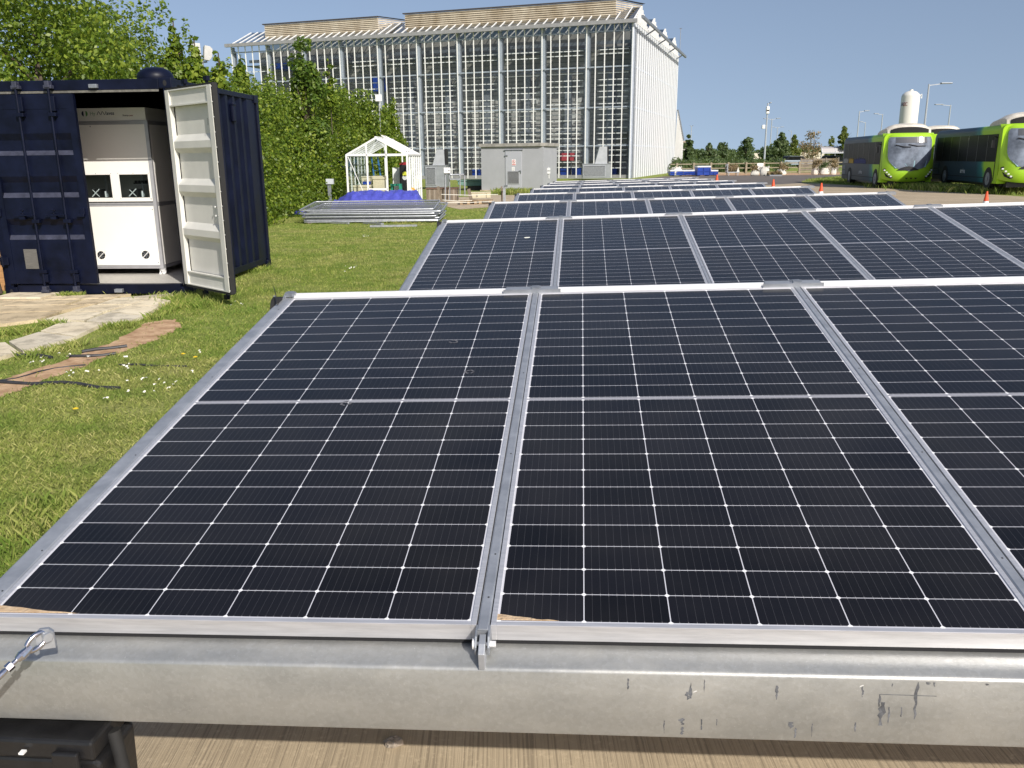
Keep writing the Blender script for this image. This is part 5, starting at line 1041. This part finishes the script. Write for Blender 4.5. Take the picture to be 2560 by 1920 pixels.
def bus():
    t = thing('bus'); HW = 1.24; L = 10.2; zb, zr = .30, 2.66
    # cross-section shell (roof shoulders rounded), rear part
    def section(y, hw, z0, z1, rnd=.22):
        pts = [(-hw, y, z0), (-hw, y, z1-rnd)]+[(-hw+rnd*(1-math.cos(a)), y, z1-rnd+rnd*math.sin(a)) for a in np.linspace(.3, math.pi/2, 4)]
        pts += [(-p[0], y, p[2]) for p in pts[::-1]]; return pts
    ys = [(.55, HW, zb, zr), (1.2, HW, zb, zr), (L-.5, HW, zb, zr), (L-.12, HW-.06, zb+.05, zr-.08), (L, HW-.2, zb+.15, zr-.3)]
    S = [section(*q) for q in ys]; n = len(S[0]); s = MB(); s.add([p for q in S for p in q], [(i*n+j, (i+1)*n+j, (i+1)*n+j+1, i*n+j+1) for i in range(len(S)-1) for j in range(n-1)]+[tuple(range((len(S)-1)*n, len(S)*n)), tuple(range(n))[::-1]])
    s.build('body', M_bside, t, smooth=True)
    # rounded lime front: vertical profile bulges forward, plan is curved
    prof = [(.34, .10), (.50, -.02), (.80, -.05), (1.2, .0), (1.7, .06), (2.2, .14), (2.55, .26), (2.68, .42), (2.70, .60)]; s = MB(); cols = 17; V = []
    for z, y in prof:
        for j in range(cols):
            u = -1+2*j/(cols-1); zz = z+(.0 if z > .6 else .16*abs(u)**3); V.append((u*(HW+.005), y+.50*abs(u)**3.2, zz))
    s.add(V, [(i*cols+j, i*cols+j+1, (i+1)*cols+j+1, (i+1)*cols+j) for i in range(len(prof)-1) for j in range(cols-1)]); s.build('front_panel', M_lime, t, smooth=True)
    def surf(u, z, off):
        y = np.interp(z, [p[0] for p in prof], [p[1] for p in prof]); return (u*(HW+.005), y+.50*abs(u)**3.2-off, z)
    # windscreen: rounded bottom, nearly square top
    s = MB(); m_ = 24; rows = 12; V = []
    def hwid(f): return .85*(1-max(0, 1-f/.52)**2.4)**.5   # f 0 bottom..1 top
    for i in range(rows+1):
        f = i/rows; z = .86+(2.50-.86)*f; w = hwid(f*1.0+.001) if f < .9 else .84-.05*((f-.9)/.1)**2
        for j in range(m_+1): u = w*(-1+2*j/m_); V.append(surf(u, z, .022))
    s.add(V, [(i*(m_+1)+j, i*(m_+1)+j+1, (i+1)*(m_+1)+j+1, (i+1)*(m_+1)+j) for i in range(rows) for j in range(m_)]); s.build('windscreen', M_wsg, t, smooth=True)
    s = MB(); V = []
    for i in range(3):
        z = 2.22+.13*i
        for j in range(13): V.append(surf(-.6+1.2*j/12, z, .03))
    s.add(V, [(i*13+j, i*13+j+1, (i+1)*13+j+1, (i+1)*13+j) for i in range(2) for j in range(12)]); s.build('destination_board', mat('destination_glass', (.10, .105, .115), .2), t)
    for (ua, za, ub, zb_) in ((-.60, 2.12, -.02, 2.02), (-.12, 2.14, .55, 2.06)): s = MB(); s.tube([surf(ua, za, .05), surf((ua+ub)/2, (za+zb_)/2-.04, .06), surf(ub, zb_, .05)], .022, 6); s.build('wiper', M_black, t)
    s = MB(); V = [surf(-.5+.85*j/10, .92+.17*math.sin(math.pi*j/10), .032) for j in range(11)]; V += [surf(-.5+.85*j/10, .90+.0*j, .032) for j in range(11)]; s.add(V, [(j, j+1, 12+j, 11+j) for j in range(10)]); s.build('dashboard', M_black, t)
    s = MB(); V = [surf(.12, 1.02, .03), surf(.62, 1.05, .03), surf(.66, 1.36, .03), surf(.14, 1.36, .03)]; s.poly(V); s.poly([surf(-.7, 1.22, .03), surf(-.2, 1.22, .03), surf(-.02, .98, .03), surf(-.55, 1.0, .03)]); s.build('cab_panel', mat('pale_blue_cab', (.25, .42, .48), .4), t)
    for sg in (-1, 1):
        s = MB(); q_ = [surf(sg*u, z, .014) for u, z in ((.97, .95), (.90, 1.0), (.62, .55), (.70, .50), (.86, .60))]; s.poly(q_); H = s.build('headlight', M_dark, t)
        for k in range(4): p = surf(sg*(.92-.075*k), .90-.10*k, .02); s = MB(); s.box(p[0]-.045, p[0]+.045, p[1]-.05, p[1]-.0, p[2]-.035, p[2]+.035); s.build('lens', mat('headlamp_lens', (.6, .62, .6), .1), H, bevel=.015)
    s = MB()
    for k, u in enumerate((-.1, .08, .26)): p = surf(u, .50, .014); s.add([(p[0]-.08, p[1]-.01, .54), (p[0]+.08, p[1]-.01, .54), (p[0]+.0, p[1]-.01, .46)], [(0, 1, 2)])
    s.build('grille_slot', M_dark, t)
    s = MB(); s.box(-.9, .9, .35, .8, .16, .36); s.box(-1.0, 1.0, .8, L-1, .18, .32); s.build('chassis', M_black, t)
    # roof pod with dark front opening
    s = MB(); P_ = [(.62, 2.62), (.64, 2.90), (.72, 3.08), (.95, 3.16), (1.6, 3.14), (2.4, 2.98), (2.7, 2.80), (2.75, 2.62)]; cols = 11; V = []
    for y, z in P_:
        for j in range(cols): u = -1+2*j/(cols-1); V.append((u*1.06, y+.14*abs(u)**3*(1 if y < 1.2 else 0), z-(z-2.62)*.45*abs(u)**4))
    s.add(V, [(i*cols+j, i*cols+j+1, (i+1)*cols+j+1, (i+1)*cols+j) for i in range(len(P_)-1) for j in range(cols-1)]+[tuple(i*cols for i in range(len(P_))), tuple(i*cols+cols-1 for i in range(len(P_)))]); s.build('roof_pod', M_busw, t, smooth=True)
    s = MB(); V = [(-.93+.186*j, .70-.09+.1*abs(-1+.2*j)**3, 2.66) for j in range(11)]+[(-.93+.186*j, .70-.09+.1*abs(-1+.2*j)**3, 2.98-.13*abs(-1+.2*j)**3) for j in range(11)]; s.add(V, [(j, j+1, 12+j, 11+j) for j in range(10)]); s.build('pod_opening', M_dark, t)
    for sg in (-1, 1):
        x = sg*HW
        s = MB(); s.box(min(x, x+sg*.012), max(x, x+sg*.012), 1.0, L-.75, 1.18, 2.30); W_b = s.build('window_band', M_bglass, t)
        for k in range(6): yy = 2.1+k*1.25; s = MB(); s.box(min(x, x+sg*.018), max(x, x+sg*.018), yy-.03, yy+.03, 1.18, 2.30); s.build('window_pillar', M_black, W_b)
        for yy in (1.62, L-2.55):
            a_ = MB(); pts = [(yy+.56*math.cos(a), .32+.62*math.sin(a)) for a in np.linspace(0, math.pi, 14)]; a_.prism(pts, 'x', x-sg*.2, x+sg*.008); a_.build('wheel_arch', M_dark, t)
            w = MB(); cy, cz, r = yy, .48, .48; ring = [(cy+r*math.cos(a), cz+r*math.sin(a)) for a in np.linspace(0, 2*math.pi, 22, endpoint=False)]; w.prism(ring, 'x', x-sg*.28, x+sg*.014); w = w.build('wheel', M_rubber, t)
            h = MB(); h.prism([(cy+.27*math.cos(a), cz+.27*math.sin(a)) for a in np.linspace(0, 2*math.pi, 16, endpoint=False)], 'x', x+sg*.0145, x+sg*.02); h.prism([(cy+.1*math.cos(a), cz+.1*math.sin(a)) for a in np.linspace(0, 2*math.pi, 12, endpoint=False)], 'x', x+sg*.0205, x+sg*.05); h.build('rim', M_galvd, w)
    # engine grille, door line and faded lettering on the near side
    s = MB()
    for z in (.55, .85): s.box(-HW-.012, -HW, L-1.35, L-.55, z, z+.22)
    s.build('engine_grille', mat('grille_grey', (.10, .13, .17), .5), t)
    s = MB(); s.box(-HW-.014, -HW-.002, .95, 1.0, .4, 2.3); s.box(-HW-.010, -HW, 1.0, L-.6, .50, .53); s.build('body_seam', M_dark, t)
    s = MB(); s.tube([(-HW, 1.02, 2.15), (-HW-.2, .9, 2.2), (-HW-.2, .9, 1.9)], .02, 6); s.box(-HW-.26, -HW-.14, .84, .92, 1.75, 2.05); s.build('mirror', M_black, t)
    text_mesh('arriva', .30, mat('livery_white', (.5, .52, .54), .5), 'livery_lettering', t, (-HW-.004, 5.35, .66), (R(90), 0, R(-90)))
    return t
b0 = bus()
def place_bus(o, x, y, rz, z=0, label=''): o.location = (x, y, z); o.scale = (.92, .96, .955); o.rotation_euler = (0, 0, rz); tag(o, label, 'bus', 'lime green single-deck buses parked on grass'); return o
def bus_at(o, px, d, px2, d2, z, label):
    """front-left body corner seen at pixel column px at depth d, rear at px2/d2"""
    a = at(px, 420, d); b = at(px2, 420, d2); ang = math.atan2(b.x-a.x, b.y-a.y); rz = -ang; off = Matrix.Rotation(rz, 3, 'Z') @ Vector((1.14, -.50, 0)); p = a+off; return place_bus(o, p.x, p.y, rz, z, label)
bus_at(b0, 2204, 42.2, 2094, 52.2, 0, 'lime green bus with blue-grey sides, nearest the middle of the picture')
bus_at(copy_tree(b0), 2292, 46.5, 2180, 56, .02, 'lime green bus mostly hidden between the two other buses')
bus_at(copy_tree(b0), 2496, 34.6, 2337, 43.0, .14, 'lime green bus cut off by the right edge of the picture')
# clothes and sacks stacked inside the first bus's windows
def sacks():
    r_ = random.Random(6); cols = [(.45, .42, .38), (.6, .36, .03), (.02, .03, .16), (.02, .03, .16)]
    for k, (y0, y1, c, lb) in enumerate([(8.2, 9.4, cols[0], 'grey sacks'), (6.9, 8.0, cols[1], 'yellow sacks'), (3.9, 6.6, cols[2], 'dark blue sacks')]):
        s = MB(); n = 16; top = [(y0+(y1-y0)*i/n, 1.38+.06*math.sin(i*2.1+k)+r_.uniform(0, .04)+.05*math.sin(math.pi*i/n)) for i in range(n+1)]
        s.prism([(y0, 1.20), (y1, 1.20)]+top[::-1], 'x', -1.262, -1.254); o = s.build('sacks_in_window', mat('sack_'+lb.split()[0], c, .7, 0, .3, 12), b0); o['label'] = f'{lb} heaped behind the windows'
sacks()
# grass around the buses and tufts at the island edge
ISL = [gp(*q) for q in ((2012, 451), (2095, 443), (2290, 441), (2560, 441), (2700, 470), (2560, 490), (2450, 483), (2331, 475), (2240, 468), (2120, 462), (2050, 457))]
def isl_sampler(n):
    xs = [v.x for v in ISL]; ys = [v.y for v in ISL]; x = rng.uniform(min(xs), max(xs), n*4); y = rng.uniform(min(ys), max(ys), n*4); ok = inpoly(x, y, ISL); return np.stack([x[ok], y[ok]], 1)[:n]
blades('verge_grass', 42000, isl_sampler, (.04, .16), .03, M_grass, .9)
def edge_sampler(n):
    A_ = gp(2250, 470), gp(2331, 474), gp(2420, 480), gp(2560, 487); out = []
    for a, b in zip(A_[:-1], A_[1:]): t_ = rng.random(n//3); out.append(np.stack([a.x+(b.x-a.x)*t_+rng.normal(0, .5, n//3), a.y+(b.y-a.y)*t_+np.abs(rng.normal(0, 1.2, n//3))], 1))
    return np.concatenate(out)
blades('verge_tufts', 14000, edge_sampler, (.12, .34), .035, M_grass, .7)
def kerb_sampler(n):
    A_ = gp(1240, 484); B_ = gp(1332, 484); t_ = rng.random(n); return np.stack([A_.x+(B_.x-A_.x)*t_+rng.normal(0, .1, n), A_.y+(B_.y-A_.y)*t_+rng.uniform(-1.6, 1.0, n)], 1)
blades('kiosk_tufts', 2600, kerb_sampler, (.05, .30), .02, M_grass, .6)
# ================================================================== CONES
def cone():
    t = thing('traffic_cone'); o_ = mat('cone_orange', (.72, .09, .025), .45, 0, .08, 6); s = MB(); s.box(-.21, .21, -.21, .21, 0, .035); s.build('base', o_, t, bevel=.02)
    s = MB(); s.lathe([(.15, .035), (.142, .07), (.118, .22)], 20); s.build('lower_cone', o_, t, smooth=True); s = MB(); s.lathe([(.118, .2203), (.088, .40)], 20); s.build('white_band', M_white, t, smooth=True)
    s = MB(); s.lathe([(.088, .4003), (.035, .72), (.03, .75), (.0, .755)], 20); s.build('upper_cone', o_, t, smooth=True); return t
c0 = cone()
for k, (px, py, lb, h) in enumerate([(1793, 450, 'orange traffic cone nearest the blue bins, leftmost of the cones', 0), (1934, 460, 'orange traffic cone with white lower band, second from the left', 0), (2054, 470, 'orange traffic cone just left of the first bus', 0), (2468, 493, 'orange traffic cone on the concrete before the buses, rightmost', 0)]):
    o = c0 if k == 0 else copy_tree(c0); Y = [46.5, 37, 31.5, 24.5][k]; hh = [.55, .6, .62, .66][k]; tp = [436, 448, 457, 478][k]; p = at(px, tp, Y); sc_ = p.z/.755; o.location = (p.x, Y, 0); o.scale = (sc_,)*3; o.rotation_euler = (0, 0, k*.7); tag(o, lb, 'traffic cone', 'orange traffic cones beside the panel rows')
# ================================================================== YARD EDGE: fence, bins, bags
FY = 77.0
M_oldw2 = mat('weathered_boards', (.19, .165, .13), .9, 0, .3, 3)
def yard_fence():
    m = mat('pale_fence_timber', (.27, .235, .165), .85, 0, .2, 3); t = thing('timber_fence', (at(1676, 430, FY).x, FY, 0), 0, 'timber post and rail fence along the far side of the yard', 'fence'); X0 = t.location.x; X1 = at(2110, 430, FY).x
    for px in (1692, 1734, 1777, 1820, 1865, 1909, 1952, 1998, 2042, 2086): x = at(px, 430, FY).x-X0; s = MB(); s.box(x-.075, x+.075, -.06, .08, 0, 1.06); s.build('post', m, t)
    for z in (.14, .52, .90): s = MB(); s.box(0, X1-X0, .085, .13, z, z+.08); s.build('rail', m, t)
    a = at(2001, 420, FY+4); b = at(2096, 402, FY+4); s = MB(); t = thing('board_fence', (a.x, FY+4, 0), 0, 'low boarded timber wall behind the fence near the shelter', 'fence'); 
    for k in range(5): s.box(0, b.x-a.x, 0, .04, .2+k*.22, .39+k*.22)
    s.build('boards', M_oldw2, t)
    for k in range(4): s = MB(); s.box((b.x-a.x)*k/3-.05, (b.x-a.x)*k/3+.05, -.05, -.001, 0, 1.35); s.build('post', M_oldw2, t)
yard_fence()
def skipbin(px0, px1, pyt, pyb, label, name='blue_bin', lid=True, sub=False):
    g_ = gp((px0+px1)/2, pyb); Y = g_.y; a = at(px0, pyt, Y); b = at(px1, pyt, Y); w = b.x-a.x; h = a.z; t = thing(name, (a.x, Y, 0), 0, label, 'bin', 'blue bins at the yard edge'); s = MB()
    s.prism([(w*.04, .06), (w*.96, .06), (w, h-.12), (0, h-.12)], 'y', 0, 1.1); s.build('body', M_blue, t, bevel=.02); s = MB(); s.box(-.02, w+.02, -.03, 1.13, h-.115, h); s.build('lid', mat('pale_lid', (.62, .64, .66), .5), t, bevel=.01)
    s = MB(); k = max(2, int(w/.5))
    for i in range(k+1): x = w*.03+(w*.94)*i/k; s.box(x-.03, x+.03, -.05, .0, .06, h-.14)
    s.box(.02, w-.02, -.04, .0, h*.45, h*.52); s.build('rib', M_blue, t)
    s = MB(); s.box(.1, .25, .05, 1.0, 0, .06); s.box(w-.25, w-.1, .05, 1.0, 0, .06); s.build('skid', M_black, t); return t
skipbin(1744, 1777, 415, 440, 'tall blue bin with pale rim, standing in front of the low blue bins')
skipbin(1676, 1708, 425, 440, 'low blue trough bin against the corner of the glasshouse', ); skipbin(1709, 1743, 425, 439, 'low blue trough bin between the white sack and tall bin'); skipbin(1778, 1795, 425, 439, 'low blue trough bin right of the tall blue bin')
def bulk_bag(px0, px1, pyt, pyb, label, plant=None, seed=1, lean=0., ph=.4):
    g_ = gp((px0+px1)/2, pyb); Y = g_.y; a = at(px0, pyt, Y); b = at(px1, pyt, Y); w = b.x-a.x; h = max(.25, a.z); r_ = random.Random(seed); t = thing('bulk_bag', (g_.x, Y, 0), r_.uniform(-.3, .3), label, 'bulk bag', 'white bulk bags at the yard edge')
    s = MB(); n = 18; rows = [(.0, .80), (.1, .98), (.35, 1.05), (.65, 1.0), (.88, .92), (1.0, .95)]; V = []
    for f, q in rows:
        for j in range(n): an = 2*math.pi*j/n; sq = 1/max(abs(math.cos(an)), abs(math.sin(an)))**.7; V.append((w*.48*q*sq*.85*math.cos(an)*(1+r_.uniform(-.05, .05))+lean*f, w*.48*q*sq*.85*math.sin(an)*(1+r_.uniform(-.05, .05))+.5, h*f*(1+(r_.uniform(-.09, .09) if f > .9 else 0))))
    k = len(rows); F_ = [(i*n+j, i*n+(j+1) % n, (i+1)*n+(j+1) % n, (i+1)*n+j) for i in range(k-1) for j in range(n)]; V.append((lean, .5, h*.86)); F_ += [((k-1)*n+j, (k-1)*n+(j+1) % n, k*n) for j in range(n)]
    s.add(V, F_); s.build('sack', mat('woven_white_sack', (.66, .64, .58), .8, 0, .12, 4, .5, 14), t, smooth=True)
    s = MB()
    for sx_ in (-1, 1): s.tube([(sx_*w*.36+lean, .16, h*.9), (sx_*w*.30+lean, .12, h*1.12), (sx_*w*.24+lean, .18, h*.9)], .025, 5)
    s.build('strap', MATS['woven_white_sack'], t)
    if plant: leaf_cloud('plant', [(r_.uniform(-w*.35, w*.35)+lean, .5+r_.uniform(-.3, .3), h+ph*r_.uniform(.0, .9)) for _ in range(8)], [.22]*8, 420, .13, plant, t, seed=seed)
    return t
M_dry = leafmat('dry_plants', (.20, .14, .07), (.28, .20, .11), (.36, .28, .16), .2)
bulk_bag(1684, 1711, 418, 440, 'plump white sack between the glasshouse and the tall blue bin', seed=2)
bulk_bag(1876, 1900, 425, 439, 'slumped white bag with dry plants, left of the tied bag', M_dry, 3, .1); bulk_bag(1900, 1926, 417, 440, 'upright tied white bag at the foot of the camera pole', None, 4); bulk_bag(1948, 1971, 424, 438, 'white bag of dry brown plants right of the camera pole', M_dry, 5)
bulk_bag(2036, 2056, 418, 437, 'leftmost white bag of the cluster before the shelter', M_dry, 6, 0, .7); bulk_bag(2052, 2078, 421, 437, 'white bag with bushy green plant in the cluster before the shelter', M_leafd, 7, 0, .5); bulk_bag(2079, 2094, 420, 437, 'white bag half hidden behind the tail of the first bus', M_dry, 8, 0, .8)
def heap(px, py, w, h, label, m, seed, name='plant_heap'):
    g_ = gp(px, py); t = thing(name, g_, 0, label, 'plant heap'); leaf_cloud('foliage', [(random.uniform(-w/2, w/2), random.uniform(-.3, .3), h*random.uniform(.2, .7)) for _ in range(10)], [h*.35]*10, 700, .13, m, t, seed=seed); s = MB(); s.box(-w*.5, w*.5, -.4, .4, .0, .10); s.build('tray', M_galvd, t)
def trolley():
    a = gp(1818, 439); b = gp(1853, 439); w = b.x-a.x; t = thing('plant_trolley', (a.x, a.y, 0), 0, 'metal trolley piled with dry plants by the fence', 'trolley'); s = MB(); s.box(0, w, 0, .7, .22, .30)
    for x in (.1, w-.15):
        for y in (0, .6): s.box(x, x+.06, y, y+.06, 0, .22)
    s.box(-.02, .04, 0, .7, .3, .95); s.build('frame', M_galv, t); leaf_cloud('dry_plants', [(w*(.15+.08*i), .35, .45+.3*random.random()) for i in range(9)], [.3]*9, 1200, .11, M_dry, t, seed=9)
    s = MB(); s.prism([(w*.8, .3), (w*1.05, .25), (w*.9, .7)], 'y', .1, .5); s.build('white_sheet', MATS['woven_white_sack'], t)
trolley(); heap(1936, 440, 1.0, .45, 'low heap of brown debris between the white bags', M_dry, 12)
s = MB(); a = at(1893, 413, 76.5); b = at(1909, 408, 76.5); s.box(0, b.x-a.x, 0, .03, a.z-.35, b.z); s.box(.1, .15, .031, .07, 0, b.z-.1); o = s.build('sign_board', M_white); o.location = (a.x, 76.5, 0); tag(o, 'blank white board on the fence behind the tied bag', 'board')
# ================================================================== LAMP POSTS, TANK, SHELTER, CARS, BUILDING
def lamp(px, pyt, D, arms, label, extra=False):
    p = at(px, pyt, D); t = thing('street_lamp', (p.x, D, 0), 0, label, 'street lamp', 'street lamps beyond the yard'); s = MB(); s.tube([(0, 0, 0), (0, 0, p.z*.3), (0, 0, p.z)], [.13, .10, .07], 8); s.build('column', mat('lamp_column_grey', (.42, .45, .48), .5, .3), t)
    for dx in arms: l = dx/F*D; s = MB(); s.bar((0, 0, p.z-.12), (l*.6, 0, p.z+.02), .07, .07); s.build('arm', M_galv, t); s = MB(); s.box(min(l*.5, l), max(l*.5, l), -.16, .16, p.z, p.z+.11); s.build('lamp_head', M_galvd, t, bevel=.03)
    if extra:
        s = MB()
        for py, dx, hh in ((273, 0, .55), (279, 0, .45), (317, -.35, .4)): q = at(px, py, D); s.box(dx-.16, dx+.16, -.2, .1, q.z-hh/2, q.z+hh/2)
        s.build('camera_unit', M_white, t, bevel=.05)
lamp(1920, 258, 96, (8,), 'nearest tall lamp post carrying white camera units', True)
lamp(1930, 297, 149, (-20, 20), 'double armed street lamp just right of the camera pole'); lamp(1944, 318, 191, (-15, 15), 'shorter double armed street lamp right of the camera pole'); lamp(1979, 327, 222, (-7,), 'small street lamp behind the dark conifer')
lamp(1704, 331, 235, (-3, 3), 'small distant street lamp in front of the white building'); lamp(1729, 315, 183, (-4, 4), 'street lamp rising behind the dark tree by the white building')
lamp(2149, 278, 126, (23,), 'street lamp with right-hand arm above the tail of the first bus'); lamp(2164, 305, 168, (-14,), 'small street lamp with left-hand arm above the first bus'); lamp(2207, 285, 135, (-21,), 'street lamp with left-hand arm left of the white tank'); lamp(2323, 210, 78, (54,), 'tallest street lamp with long arm right of the white tank'); lamp(2377, 262, 112, (-38,), 'street lamp with left-hand arm right of the white tank')
def tank():
    D = 100; p = at(2278, 232, D); r = 20.5/F*D; t = thing('storage_tank', (p.x, D, 0), 0, 'tall white cylindrical gas storage tank behind the buses', 'tank'); s = MB(); h = p.z-.4; s.lathe([(r*.9, .5), (r, .9), (r, h), (r*.93, h+.22), (r*.6, h+.5), (.2, h+.62), (.18, h+.75), (.02, h+.76)], 32); s.build('vessel', mat('tank_white', (.72, .70, .64), .4, 0, .06, .8, stretch=(1, 1, .1)), t, smooth=True)
    s = MB(); s.box(-.3, .3, -.3, .3, h+.1, h+.2); s.tube([(r*.9, 0, h), (r+.25, 0, h+.25), (r+.25, 0, h-.2)], .06, 6); s.build('vent_pipe', M_white, t)
    for a in (.8, 2.4, 4.0, 5.5): l = MB(); l.box(r*.8*math.cos(a)-.1, r*.8*math.cos(a)+.1, r*.8*math.sin(a)-.1, r*.8*math.sin(a)+.1, 0, .8); l.build('leg', M_white, t)
    m_ = mat('tank_red', (.30, .06, .08), .5); m2 = mat('tank_navy', (.04, .05, .16), .5)
    for k, (ch, mm) in enumerate((('B', m2), ('O', m_), ('C', m_))):
        a = R(-168+k*13); text_mesh(ch, .5, mm, 'tank_lettering', t, ((r+.02)*math.cos(a)-.12, (r+.02)*math.sin(a), h-1.0), (R(90), 0, a+R(90)))
tank()
def shelter():
    D = 150; a = at(2052, 400, D); b = at(2105, 366, D); w = b.x-a.x+6; zt = b.z; t = thing('shelter', (a.x, D, 0), 0, 'open shelter with curved translucent roof beyond the car park', 'shelter'); s = MB()
    for k in range(5): x = w*k/4; s.bar((x, 0, 0), (x, 0, zt-.9), .14, .14); s.tube([(x, -.3, zt-1.0), (x, .1, zt-.3), (x, .9, zt), (x, 2.4, zt)], .07, 6)
    s.box(0, w, -.4, -.25, zt-1.15, zt-.95); s.build('frame', M_galv, t); s = MB(); q = [(-.3, zt-1.0), (.1, zt-.3), (.9, zt), (2.4, zt)]; s.add([(x, y, z) for x in (0, w) for y, z in q], [(i, i+1, 5+i, 4+i) for i in range(3)]); s.build('roof', mat('roof_translucent', (.38, .36, .36), .4), t)
shelter()
def car(px0, px1, pyb, D, m, label, rz=0.):
    a = at(px0, pyb, D); b = at(px1, pyb, D); L = 4.2; t = thing('parked_car', ((a.x+b.x)/2, D, 0), rz, label, 'car', 'cars parked beyond the fence'); W = .88
    s = MB(); s.prism([(-2.1, .3), (2.1, .3), (2.12, .72), (1.2, .92), (-1.9, .95), (-2.1, .8)], 'y', -W, W); s.build('body', m, t, bevel=.06); s = MB(); s.prism([(-1.75, .95), (1.15, .93), (.4, 1.42), (-1.1, 1.45)], 'y', -W+.1, W-.1); s.build('cabin', M_bglass, t, bevel=.05); s = MB(); s.prism([(-1.1, 1.452), (.4, 1.425), (.35, 1.46), (-1.0, 1.49)], 'y', -W+.12, W-.12); s.build('roof', m, t)
    for x in (-1.3, 1.3):
        for y in (-W-.01, W-.2): w = MB(); w.prism([(x+.31*math.cos(q), .31+.31*math.sin(q)) for q in np.linspace(0, 6.28, 16, endpoint=False)], 'y', y, y+.2); w.build('wheel', M_rubber, t)
    for y in (-.6, .6):
        w = MB(); w.box(2.08, 2.13, y-.2, y+.2, .58, .72); w.build('headlight', M_aluw, t)
    return t
car(1972, 1996, 404, 118, mat('silver_blue_paint', (.32, .38, .45), .3, .5), 'silver-blue car beyond the shrubs, nearest the dark conifer', .25); car(1988, 2004, 400, 128, mat('white_car_paint', (.6, .6, .6), .3), 'pale car parked behind the silver-blue car', -.4); car(2070, 2098, 405, 110, mat('black_car_paint', (.012, .013, .016), .2), 'black car partly hidden by the first bus near the shelter', .5)
def white_building():
    D = 235; a = at(1600, 400, D); b = at(1716, 356, D); t = thing('white_building', (a.x, D, 0), 0, 'distant white clad building with dark window beyond the glasshouse', 'building'); w = b.x-a.x; h = b.z; s = MB(); s.box(0, w, 0, 20, 2.2, h); s.build('wall', mat('white_cladding', (.60, .57, .53), .6, 0, .05, 1, stretch=(4, 1, .3)), t); s = MB(); s.box(0, w, .01, 20, 0, 2.19); s.build('base', mat('grey_brick_base', (.12, .13, .15), .8), t); s = MB(); s.box(-.2, w+.3, -.3, 20, h, h+.45); s.build('roof', mat('brown_fascia', (.35, .28, .24), .7), t)
    c = at(1692, 368, D); d = at(1706, 379, D); s = MB(); s.box(c.x-a.x, d.x-a.x, -.05, 0, d.z, c.z); s.build('window', M_bglass, t)
white_building()
s = MB(); a = at(1884, 400, 200); s.box(0, 17, 0, 3, 0, at(1884, 383, 200).z); o = s.build('low_roofed_shed', mat('cream_shed', (.6, .55, .45), .7)); o.location = (a.x, 200, 0); tag(o, 'long low pale shed glimpsed behind the distant shrubs', 'shed')
# ================================================================== FAR PLANTING
def far_tree(px, pyt, wpx, D, shape, m, label, n=1500, seed=1, leaf=.35, base=None):
    p = at(px, pyt, D); r = wpx/2/F*D*1.6; n = int(n*2.4); shrub('tree', p.x, D, r, p.z, n, leaf, m, label, 'tree', 'trees in the distance on the right', seed, 34, shape, True, .42)
far_tree(1722, 337, 34, 140, 'cone', M_leafd, 'dark dense tree in front of the distant white building', 2600, 51, .45); far_tree(1775, 356, 36, 150, 'cone', M_leafd, 'low spreading tree in the middle of the distant hedge', 1600, 52, .45); far_tree(1808, 361, 22, 160, 'bush', M_leafd, 'small round tree right of the low spreading one', 1000, 53, .4)
far_tree(1868, 342, 26, 130, 'column', M_leafd, 'thin sparse tree left of the camera pole', 420, 54, .4); far_tree(1957, 331, 44, 125, 'cone', M_leafd, 'dark conifer right of the camera pole', 2800, 55, .42); far_tree(1987, 336, 28, 128, 'cone', M_leaf3, 'pale green tree right of the dark conifer', 1500, 56, .4); far_tree(1925, 365, 36, 140, 'bush', M_leafd, 'rounded tree between the camera pole and the conifer', 1200, 57, .4)
far_tree(2037, 322, 28, 160, 'column', M_dry, 'bare brownish tree left of the shelter', 300, 58, .35); far_tree(2012, 352, 26, 190, 'bush', M_dry, 'hazy bare tree between the pale tree and the bare one', 300, 59, .4); far_tree(2080, 340, 24, 170, 'cone', M_leaf3, 'pale green tree above the shelter roof', 1100, 60, .42); far_tree(2112, 317, 34, 150, 'cone', M_leaf3, 'tall yellow-green tree at the tail of the first bus', 1700, 61, .42)
def bank(name, px0, px1, D, depth, h, n, size, m, seed):
    x0, x1 = at(px0, 400, D).x, at(px1, 400, D).x; g = np.random.default_rng(seed); k = 240; c = np.stack([g.uniform(x0, x1, k), D+g.uniform(0, depth, k), g.uniform(.1, 1, k)*h*.75], 1); o = leaf_cloud(name, c, g.uniform(.5, 1.1, k)*h*.38, n, size, m, None, seed=seed); tag(o, kind='stuff')
bank('shrub_bank', 1660, 2000, 86, 22, 1.4, 30000, .22, M_leafd, 71)
bank('distant_woods', 1560, 1890, 235, 30, 3.5, 16000, .7, M_leafd, 72); bank('distant_woods', 1890, 2750, 260, 40, 4.2, 20000, .8, M_leafd, 73); bank('distant_woods', -1200, 1600, 300, 40, 5, 12000, 1.2, M_leafd, 74)
for nm in ('distant_woods', 'distant_woods.001', 'distant_woods.002'): pass

a = at(691, 759, 3.55); b = at(684, 716, 3.62); s = MB(); s.tube([a+Vector((.008, 0, -.004)), a, (a+b)/2+Vector((.004, 0, 0)), b], [.0035, .003, .0016, .001], 6); o = s.build('cable_tie', M_black); tag(o, 'black cable tie tail sticking up from the left rail of the front row', 'cable tie')
